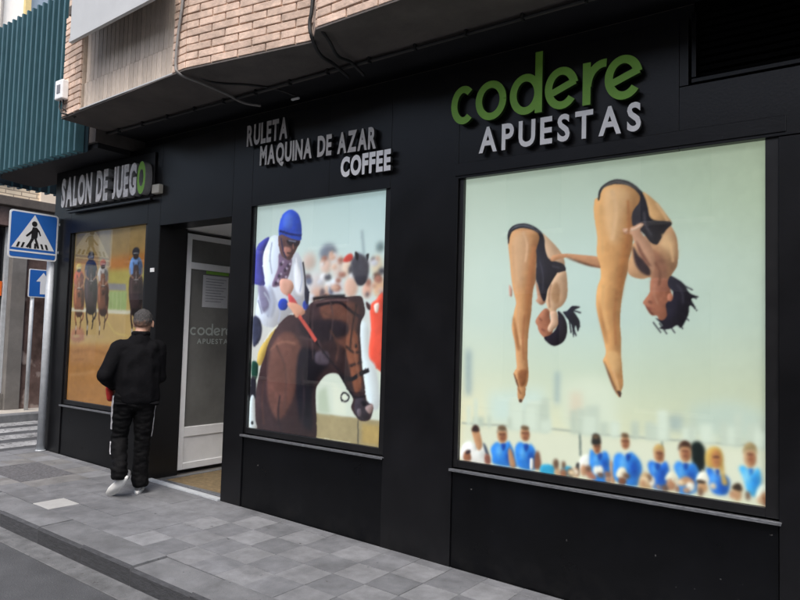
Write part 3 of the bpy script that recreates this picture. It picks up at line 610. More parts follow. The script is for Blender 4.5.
('P',(199,171,147),0.006,[(0.597,0.769),(0.627,0.774),(0.646,0.784),(0.655,0.781),(0.637,0.769),(0.609,0.764)],0),
('P',(117,79,64),0.01,[(0.634,0.738),(0.655,0.701),(0.68,0.659),(0.665,0.665),(0.643,0.699)],0),
('P',(142,93,72),0.004,[(0.683,0.621),(0.677,0.583),(0.657,0.553),(0.664,0.543),(0.672,0.527),(0.684,0.514),(0.699,0.513),(0.707,0.498),(0.73,0.504),(0.741,0.559),(0.736,0.593),(0.73,0.619)],0),
('P',(28,26,34),0.003,[(0.73,0.616),(0.738,0.628),(0.755,0.619),(0.775,0.604),(0.791,0.578),(0.817,0.566),(0.795,0.561),(0.813,0.527),(0.792,0.544),(0.788,0.519),(0.778,0.496),(0.767,0.479),(0.756,0.487),(0.739,0.477),(0.719,0.474),(0.705,0.478),(0.715,0.485),(0.694,0.507),(0.713,0.5),(0.727,0.513),(0.724,0.547),(0.741,0.564),(0.744,0.582),(0.73,0.599)],0),
('E',(158,104,82),0.005,(0.736,0.567,0.008,0.012),0),
('P',(90,54,45),0.006,[(0.663,0.545),(0.675,0.533),(0.69,0.515),(0.678,0.521)],0),
('L',(208,172,129),0.009,[(0.557,0.896),(0.571,0.833),(0.559,0.742)],0.0238),
('L',(205,162,109),0.009,[(0.522,0.853),(0.527,0.76),(0.531,0.698)],0.0139),
('L',(151,100,60),0.009,[(0.608,0.86),(0.612,0.785),(0.607,0.71)],0.0139),
('L',(201,158,105),0.009,[(0.535,0.606),(0.533,0.545),(0.55,0.469)],0.0178),
('L',(151,102,62),0.009,[(0.577,0.59),(0.571,0.515),(0.576,0.425)],0.0139),
('L',(203,165,119),0.009,[(0.564,0.356),(0.577,0.321),(0.586,0.292)],0.0099),
('L',(203,169,127),0.009,[(0.693,0.844),(0.714,0.812),(0.728,0.788)],0.0119),
('L',(199,163,121),0.009,[(0.711,0.751),(0.735,0.715),(0.744,0.668)],0.0119),
('L',(108,72,54),0.009,[(0.691,0.67),(0.706,0.64),(0.704,0.6)],0.0119),
('L',(78,76,82),0.009,[(0.657,0.82),(0.664,0.778),(0.682,0.747)],0.0099),
('L',(75,43,37),0.009,[(0.672,0.556),(0.684,0.55)],0.0059),
('L',(99,50,45),0.009,[(0.669,0.536),(0.684,0.533)],0.0059),
('L',(167,120,96),0.009,[(0.692,0.609),(0.689,0.577),(0.701,0.547)],0.0099),
('L',(60,58,68),0.009,[(0.753,0.604),(0.77,0.581),(0.773,0.547)],0.0079),
('L',(171,135,109),0.009,[(0.6,0.773),(0.59,0.777)],0.0059),
('L',(135,93,74),0.009,[(0.609,0.767),(0.597,0.758)],0.0059),
('L',(30,28,36),0.003,[(0.772,0.601),(0.8,0.586)],0.0059),
('L',(30,28,36),0.003,[(0.784,0.575),(0.811,0.561)],0.0059),
('L',(30,28,36),0.003,[(0.778,0.556),(0.806,0.541)],0.0079),
('L',(30,28,36),0.003,[(0.767,0.521),(0.79,0.499)],0.0059),
('L',(30,28,36),0.003,[(0.75,0.507),(0.773,0.476)],0.0059),
('L',(30,28,36),0.003,[(0.728,0.495),(0.751,0.464)],0.0059),
('L',(30,28,36),0.003,[(0.705,0.492),(0.728,0.461)],0.0059),
('L',(30,28,36),0.003,[(0.687,0.495),(0.711,0.464)],0.0059),
('L',(26,26,36),0.003,[(0.431,0.53),(0.461,0.521)],0.0079),
('L',(26,26,36),0.003,[(0.434,0.517),(0.459,0.477)],0.0059),
('L',(26,26,36),0.003,[(0.428,0.499),(0.446,0.449)],0.0079),
('L',(26,26,36),0.003,[(0.421,0.505),(0.429,0.458)],0.0079)]

PRINT_JOCKEY=[
('R',(205,218,205),0.05,[(0.488,0.292),(0.998,0.342),(1.009,0.119),(0.501,0.099)],0),
('R',(158,148,112),0.012,[(0.5,0.115),(1.01,0.115),(1.015,0.001),(0.507,-0.005)],0),
('R',(180,196,176),0.03,[(0.554,0.199),(0.611,0.225),(0.646,0.117),(0.559,0.115)],0),
('R',(216,226,210),0.03,[(0.653,0.243),(0.754,0.201),(0.759,0.117),(0.674,0.119)],0),
('L',(80,79,72),0.006,[(0.841,0.107),(0.846,0.009)],0.0099),
('R',(222,224,200),0.006,[(0.551,0.016),(0.792,0.017),(0.792,0.008),(0.551,0.006)],0),
('R',(170,150,95),0.02,[(0.868,0.094),(0.998,0.096),(1.002,0.022),(0.872,0.022)],0),
('E',(200,182,172),0.05,(0.452,0.729,0.053,0.037),0),
('E',(205,200,200),0.06,(0.511,0.636,0.074,0.05),0),
('E',(118,128,142),0.035,(0.592,0.761,0.062,0.037),0),
('E',(216,190,176),0.035,(0.581,0.708,0.043,0.033),0),
('E',(212,198,190),0.05,(0.668,0.698,0.043,0.048),0),
('E',(218,226,234),0.03,(0.658,0.622,0.057,0.036),0),
('E',(205,168,150),0.04,(0.528,0.599,0.052,0.021),0),
('E',(225,205,185),0.03,(0.732,0.696,0.035,0.032),0),
('E',(212,178,160),0.03,(0.764,0.62,0.048,0.044),0),
('E',(215,170,150),0.03,(0.874,0.607,0.033,0.031),0),
('E',(216,200,168),0.05,(0.935,0.698,0.039,0.039),0),
('E',(105,126,128),0.03,(0.951,0.771,0.026,0.019),0),
('E',(215,178,140),0.03,(0.952,0.617,0.039,0.039),0),
('E',(100,79,68),0.02,(0.937,0.66,0.026,0.015),0),
('E',(160,110,95),0.022,(0.567,0.739,0.022,0.01),0),
('E',(225,228,232),0.022,(0.447,0.631,0.028,0.018),0),
('E',(225,228,232),0.022,(0.564,0.661,0.027,0.019),0),
('E',(190,150,130),0.022,(0.591,0.588,0.028,0.018),0),
('E',(225,228,232),0.022,(0.877,0.713,0.017,0.018),0),
('E',(200,205,215),0.022,(0.966,0.601,0.012,0.014),0),
('E',(100,88,94),0.022,(0.813,0.661,0.016,0.012),0),
('E',(205,170,150),0.022,(0.957,0.606,0.025,0.008),0),
('E',(225,228,232),0.022,(0.606,0.63,0.028,0.015),0),
('E',(160,110,95),0.022,(0.673,0.648,0.021,0.011),0),
('E',(215,185,165),0.022,(0.588,0.614,0.014,0.016),0),
('E',(70,70,80),0.022,(0.597,0.661,0.026,0.011),0),
('E',(90,100,125),0.022,(0.81,0.737,0.022,0.014),0),
('E',(200,205,215),0.022,(0.543,0.644,0.024,0.011),0),
('E',(90,100,125),0.022,(0.625,0.606,0.018,0.016),0),
('E',(100,88,94),0.022,(0.909,0.724,0.016,0.009),0),
('E',(225,228,232),0.022,(0.636,0.74,0.026,0.02),0),
('E',(100,88,94),0.022,(0.444,0.665,0.028,0.014),0),
('E',(215,185,165),0.022,(0.955,0.639,0.016,0.01),0),
('E',(160,110,95),0.022,(0.685,0.729,0.023,0.011),0),
('E',(70,70,80),0.022,(0.758,0.687,0.016,0.018),0),
('E',(215,185,165),0.022,(0.641,0.703,0.021,0.012),0),
('E',(190,150,130),0.022,(0.937,0.725,0.012,0.01),0),
('E',(190,150,130),0.022,(0.812,0.723,0.021,0.015),0),
('E',(205,170,150),0.022,(0.615,0.75,0.018,0.02),0),
('E',(90,100,125),0.022,(0.799,0.715,0.016,0.013),0),
('E',(90,100,125),0.022,(0.456,0.648,0.026,0.014),0),
('E',(190,150,130),0.022,(0.556,0.724,0.018,0.012),0),
('E',(225,228,232),0.022,(0.552,0.716,0.016,0.01),0),
('E',(160,110,95),0.022,(0.946,0.648,0.027,0.016),0),
('E',(190,150,130),0.022,(0.919,0.623,0.019,0.01),0),
('E',(100,88,94),0.022,(0.561,0.601,0.019,0.016),0),
('E',(160,110,95),0.022,(0.881,0.637,0.02,0.015),0),
('E',(160,110,95),0.022,(0.818,0.702,0.028,0.01),0),
('E',(90,100,125),0.022,(0.972,0.582,0.012,0.018),0),
('E',(190,150,130),0.022,(0.514,0.575,0.029,0.017),0),
('E',(160,110,95),0.022,(0.7,0.67,0.028,0.011),0),
('E',(190,150,130),0.022,(0.44,0.581,0.025,0.012),0),
('E',(160,110,95),0.022,(0.665,0.618,0.028,0.015),0),
('E',(200,205,215),0.022,(0.918,0.711,0.025,0.014),0),
('E',(70,70,80),0.022,(0.876,0.59,0.012,0.009),0),
('E',(225,228,232),0.022,(0.771,0.665,0.023,0.01),0),
('E',(205,170,150),0.022,(0.646,0.619,0.029,0.012),0),
('E',(205,170,150),0.022,(0.63,0.742,0.021,0.011),0),
('E',(70,70,80),0.022,(0.969,0.678,0.025,0.012),0),
('E',(200,205,215),0.022,(0.484,0.582,0.023,0.014),0),
('L',(150,172,178),0.02,[(0.827,0.842),(0.846,0.744)],0.0218),
('P',(206,70,60),0.012,[(0.702,0.725),(0.729,0.748),(0.764,0.75),(0.772,0.726),(0.731,0.72)],0),
('P',(70,70,80),0.018,[(0.759,0.719),(0.798,0.745),(0.853,0.739),(0.882,0.703),(0.872,0.646),(0.825,0.631),(0.776,0.663)],0),
('P',(28,28,34),0.008,[(0.784,0.758),(0.809,0.749),(0.806,0.725),(0.792,0.73)],0),
('P',(28,28,34),0.008,[(0.86,0.743),(0.879,0.746),(0.871,0.719)],0),
('P',(44,44,54),0.012,[(0.79,0.659),(0.864,0.661),(0.852,0.63),(0.812,0.627)],0),
('P',(216,82,62),0.01,[(0.897,0.541),(0.935,0.568),(0.986,0.583),(1.006,0.32),(0.942,0.313),(0.894,0.35),(0.908,0.453)],0),
('P',(230,215,205),0.008,[(0.923,0.549),(0.955,0.556),(0.95,0.522),(0.931,0.522)],0),
('P',(60,38,42),0.008,[(0.869,0.561),(0.897,0.549),(0.898,0.53),(0.877,0.537)],0),
('P',(208,222,226),0.015,[(0.834,0.471),(0.888,0.468),(0.9,0.354),(0.948,0.31),(0.981,0.173),(0.917,0.158),(0.872,0.261)],0),
('P',(56,42,45),0.005,[(0.216,0.461),(0.279,0.5),(0.35,0.513),(0.427,0.525),(0.478,0.558),(0.545,0.57),(0.632,0.58),(0.732,0.581),(0.828,0.584),(0.853,0.561),(0.865,0.518),(0.84,0.483),(0.836,0.437),(0.846,0.375),(0.856,0.314),(0.881,0.231),(0.897,0.179),(0.936,0.17),(0.932,0.136),(0.913,0.112),(0.861,0.105),(0.819,0.125),(0.791,0.153),(0.803,0.185),(0.759,0.225),(0.708,0.269),(0.665,0.279),(0.608,0.269),(0.559,0.235),(0.536,0.19),(0.551,0.006),(0.432,-0.012),(0.275,-0.017),(0.059,-0.009),(0.056,0.137),(0.074,0.225),(0.095,0.286),(0.125,0.348),(0.17,0.418)],0),
('P',(100,66,56),0.025,[(0.546,0.546),(0.726,0.561),(0.816,0.545),(0.808,0.452),(0.785,0.374),(0.701,0.391),(0.611,0.449)],0),
('P',(128,78,56),0.015,[(0.753,0.451),(0.816,0.433),(0.835,0.336),(0.86,0.242),(0.815,0.212),(0.776,0.296),(0.744,0.373)],0),
('P',(103,71,64),0.025,[(0.204,0.401),(0.323,0.437),(0.422,0.364),(0.387,0.198),(0.269,0.066),(0.165,0.144),(0.154,0.293)],0),
('P',(24,22,30),0.025,[(0.407,0.364),(0.543,0.359),(0.634,0.322),(0.55,0.263),(0.51,0.184),(0.519,0.044),(0.426,0.077),(0.386,0.218)],0),
('P',(40,33,40),0.025,[(0.399,0.48),(0.695,0.49),(0.754,0.435),(0.556,0.4),(0.434,0.422)],0),
('L',(36,28,33),0.008,[(0.517,0.546),(0.676,0.561),(0.777,0.522),(0.846,0.499)],0.0238),
('L',(100,79,80),0.008,[(0.493,0.558),(0.633,0.57),(0.746,0.569)],0.0158),
('L',(80,65,68),0.01,[(0.618,0.57),(0.644,0.498),(0.628,0.409)],0.0119),
('L',(80,65,68),0.01,[(0.5,0.571),(0.493,0.448),(0.508,0.326)],0.0119),
('P',(77,69,80),0.015,[(0.529,0.359),(0.617,0.361),(0.62,0.313),(0.531,0.314)],0),
('L',(23,22,28),0.004,[(0.729,0.263),(0.791,0.261),(0.844,0.283),(0.903,0.301)],0.0317),
('L',(28,25,30),0.004,[(0.707,0.277),(0.766,0.225),(0.795,0.204)],0.0198),
('L',(24,24,30),0.003,[(0.719,0.192),(0.739,0.206),(0.775,0.195),(0.762,0.175),(0.727,0.173),(0.719,0.192)],0.0119),
('L',(23,22,28),0.004,[(0.781,0.211),(0.823,0.19),(0.882,0.201)],0.0158),
('E',(15,14,18),0.003,(0.808,0.39,0.011,0.008),0),
('E',(190,170,160),0.002,(0.806,0.393,0.003,0.002),0),
('L',(80,56,52),0.014,[(0.125,0.227),(0.115,0.141),(0.14,0.036)],0.0198),
('L',(39,32,38),0.014,[(0.262,0.17),(0.252,0.086),(0.29,0.009)],0.0158),
('L',(48,38,44),0.014,[(0.432,-0.004),(0.451,0.16),(0.428,0.282)],0.0158),
('L',(150,108,92),0.014,[(0.166,0.357),(0.262,0.394),(0.374,0.388)],0.0139),
('L',(87,60,52),0.014,[(0.626,0.449),(0.686,0.391),(0.676,0.323)],0.0158),
('L',(100,81,83),0.014,[(0.54,0.408),(0.573,0.36)],0.0139),
('P',(52,47,54),0.008,[(0.816,0.182),(0.863,0.192),(0.917,0.169),(0.906,0.119),(0.854,0.108),(0.819,0.136)],0),
('P',(150,130,128),0.008,[(0.885,0.156),(0.923,0.173),(0.943,0.167),(0.919,0.135)],0),
('P',(100,92,100),0.006,[(0.832,0.145),(0.858,0.15),(0.86,0.124),(0.84,0.122)],0),
('P',(20,19,23),0.006,[(0.863,0.181),(0.89,0.179),(0.884,0.163),(0.864,0.166)],0),
('L',(24,22,28),0.012,[(0.398,0.496),(0.572,0.368),(0.743,0.263)],0.0119),
('L',(28,24,28),0.012,[(0.492,0.575),(0.617,0.584),(0.724,0.585)],0.0257),
('L',(26,22,26),0.012,[(0.743,0.388),(0.792,0.366),(0.84,0.367)],0.0158),
('L',(26,22,26),0.012,[(0.768,0.311),(0.855,0.329)],0.0158),
('L',(31,25,28),0.012,[(0.809,0.553),(0.781,0.451),(0.771,0.373)],0.0139),
('L',(87,63,59),0.012,[(0.214,0.38),(0.303,0.269),(0.298,0.11)],0.0257),
('L',(140,92,70),0.012,[(0.789,0.42),(0.814,0.336),(0.846,0.245)],0.0158),
('L',(93,65,56),0.012,[(0.563,0.521),(0.666,0.498),(0.736,0.506)],0.0198),
('L',(80,63,64),0.012,[(0.372,0.421),(0.496,0.407)],0.0158),
('P',(206,216,230),0.005,[(0.2,0.849),(0.125,0.844),(0.082,0.793),(0.07,0.718),(0.052,0.617),(0.03,0.512),(0.054,0.486),(0.116,0.46),(0.2,0.457),(0.279,0.496),(0.364,0.53),(0.44,0.554),(0.453,0.596),(0.434,0.654),(0.406,0.722),(0.363,0.769),(0.299,0.785)],0),
('P',(178,188,208),0.02,[(0.145,0.638),(0.2,0.572),(0.172,0.495),(0.102,0.529),(0.114,0.595)],0),
('P',(228,234,242),0.02,[(0.342,0.732),(0.401,0.671),(0.414,0.596),(0.359,0.605),(0.338,0.673)],0),
('P',(132,130,160),0.02,[(0.042,0.644),(0.112,0.625),(0.151,0.555),(0.086,0.521)],0),
('L',(168,178,200),0.008,[(0.148,0.825),(0.136,0.756),(0.158,0.686)],0.0139),
('L',(170,180,204),0.008,[(0.382,0.731),(0.402,0.663),(0.39,0.605)],0.0139),
('L',(170,178,198),0.008,[(0.096,0.608),(0.151,0.555),(0.139,0.495)],0.0198),
('L',(172,182,204),0.008,[(0.2,0.572),(0.236,0.521),(0.223,0.478)],0.0158),
('L',(236,240,246),0.008,[(0.349,0.749),(0.361,0.689),(0.358,0.622)],0.0119),
('L',(150,156,182),0.008,[(0.047,0.573),(0.086,0.512)],0.0139),
('L',(168,176,198),0.008,[(0.284,0.538),(0.33,0.572),(0.392,0.58)],0.0099),
('P',(76,80,168),0.006,[(0.125,0.846),(0.062,0.834),(0.012,0.796),(-0.004,0.663),(0.042,0.64),(0.102,0.643),(0.079,0.714),(0.079,0.78)],0),
('P',(112,92,118),0.01,[(0.21,0.771),(0.269,0.747),(0.317,0.75),(0.298,0.678),(0.252,0.641),(0.162,0.633),(0.206,0.71)],0),
('E',(60,48,72),0.004,(0.23,0.727,0.013,0.009),0),
('E',(170,160,180),0.004,(0.245,0.735,0.01,0.006),0),
('E',(60,48,72),0.004,(0.264,0.7,0.013,0.009),0),
('E',(170,160,180),0.004,(0.28,0.708,0.01,0.007),0),
('E',(60,48,72),0.004,(0.217,0.676,0.013,0.008),0),
('E',(170,160,180),0.004,(0.233,0.684,0.01,0.006),0),
('E',(60,48,72),0.004,(0.259,0.662,0.013,0.008),0),
('E',(170,160,180),0.004,(0.274,0.67,0.01,0.006),0),
('E',(60,48,72),0.004,(0.287,0.717,0.013,0.008),0),
('E',(170,160,180),0.004,(0.303,0.725,0.009,0.006),0),
('E',(60,48,72),0.004,(0.194,0.646,0.014,0.008),0),
('E',(170,160,180),0.004,(0.21,0.654,0.01,0.007),0),
('P',(96,69,69),0.005,[(0.208,0.858),(0.371,0.828),(0.354,0.791),(0.332,0.766),(0.306,0.742),(0.257,0.75),(0.218,0.779)],0),
('P',(42,35,44),0.006,[(0.271,0.829),(0.368,0.82),(0.357,0.799),(0.289,0.806)],0),
('P',(170,120,108),0.008,[(0.249,0.799),(0.306,0.789),(0.292,0.759),(0.26,0.765)],0),
('P',(44,80,196),0.004,[(0.204,0.851),(0.201,0.89),(0.223,0.935),(0.262,0.954),(0.303,0.957),(0.352,0.936),(0.378,0.9),(0.388,0.842),(0.376,0.822),(0.299,0.835),(0.229,0.854)],0),
('P',(80,120,225),0.03,[(0.239,0.934),(0.296,0.943),(0.308,0.887),(0.243,0.882)],0),
('L',(22,34,96),0.004,[(0.207,0.871),(0.286,0.854),(0.386,0.842)],0.0178),
('L',(34,28,37),0.004,[(0.272,0.824),(0.368,0.814)],0.0218),
('L',(150,160,190),0.003,[(0.284,0.826),(0.344,0.818)],0.0079),
('L',(60,42,44),0.004,[(0.275,0.773),(0.316,0.769)],0.0119),
('L',(160,112,98),0.004,[(0.321,0.809),(0.326,0.788)],0.0119),
('L',(30,36,80),0.004,[(0.221,0.84),(0.242,0.787),(0.269,0.751)],0.0119),
('P',(206,160,142),0.006,[(0.223,0.654),(0.259,0.664),(0.32,0.652),(0.338,0.622),(0.296,0.589),(0.238,0.611)],0),
('P',(196,80,84),0.006,[(0.296,0.597),(0.337,0.584),(0.379,0.546),(0.324,0.538)],0),
('E',(42,70,172),0.004,(0.259,0.553,0.04,0.026),0),
('E',(46,66,150),0.004,(0.437,0.55,0.023,0.021),0),
('P',(36,40,60),0.005,[(0.427,0.633),(0.46,0.604),(0.455,0.554),(0.431,0.571)],0),
('L',(40,40,50),0.004,[(0.405,0.73),(0.425,0.663),(0.439,0.571)],0.0158),
('P',(206,156,132),0.005,[(0.29,0.559),(0.354,0.559),(0.41,0.542),(0.435,0.517),(0.374,0.5),(0.333,0.525)],0),
('L',(192,86,76),0.004,[(0.389,0.505),(0.454,0.459),(0.526,0.403)],0.0356),
('P',(60,64,86),0.01,[(0.01,0.494),(0.062,0.494),(0.091,0.451),(0.078,0.399),(0.02,0.371)],0),
('P',(198,172,92),0.005,[(0.208,0.461),(0.141,0.413),(0.073,0.353),(0.062,0.307),(0.087,0.286),(0.122,0.326),(0.147,0.381),(0.193,0.435)],0),
('L',(226,230,220),0.004,[(0.224,0.465),(0.16,0.43),(0.113,0.391)],0.0139),
('P',(34,74,62),0.008,[(0.017,0.301),(0.069,0.294),(0.065,0.233),(0.023,0.222)],0),
('P',(34,34,44),0.008,[(0.013,0.231),(0.057,0.224),(0.056,0.137),(0.012,0.135)],0),
('P',(198,210,214),0.004,[(0.016,0.144),(0.051,0.146),(0.067,0.052),(0.082,0.018),(0.017,0.018)],0),
('E',(30,34,40),0.004,(0.04,0.037,0.011,0.008),0)]

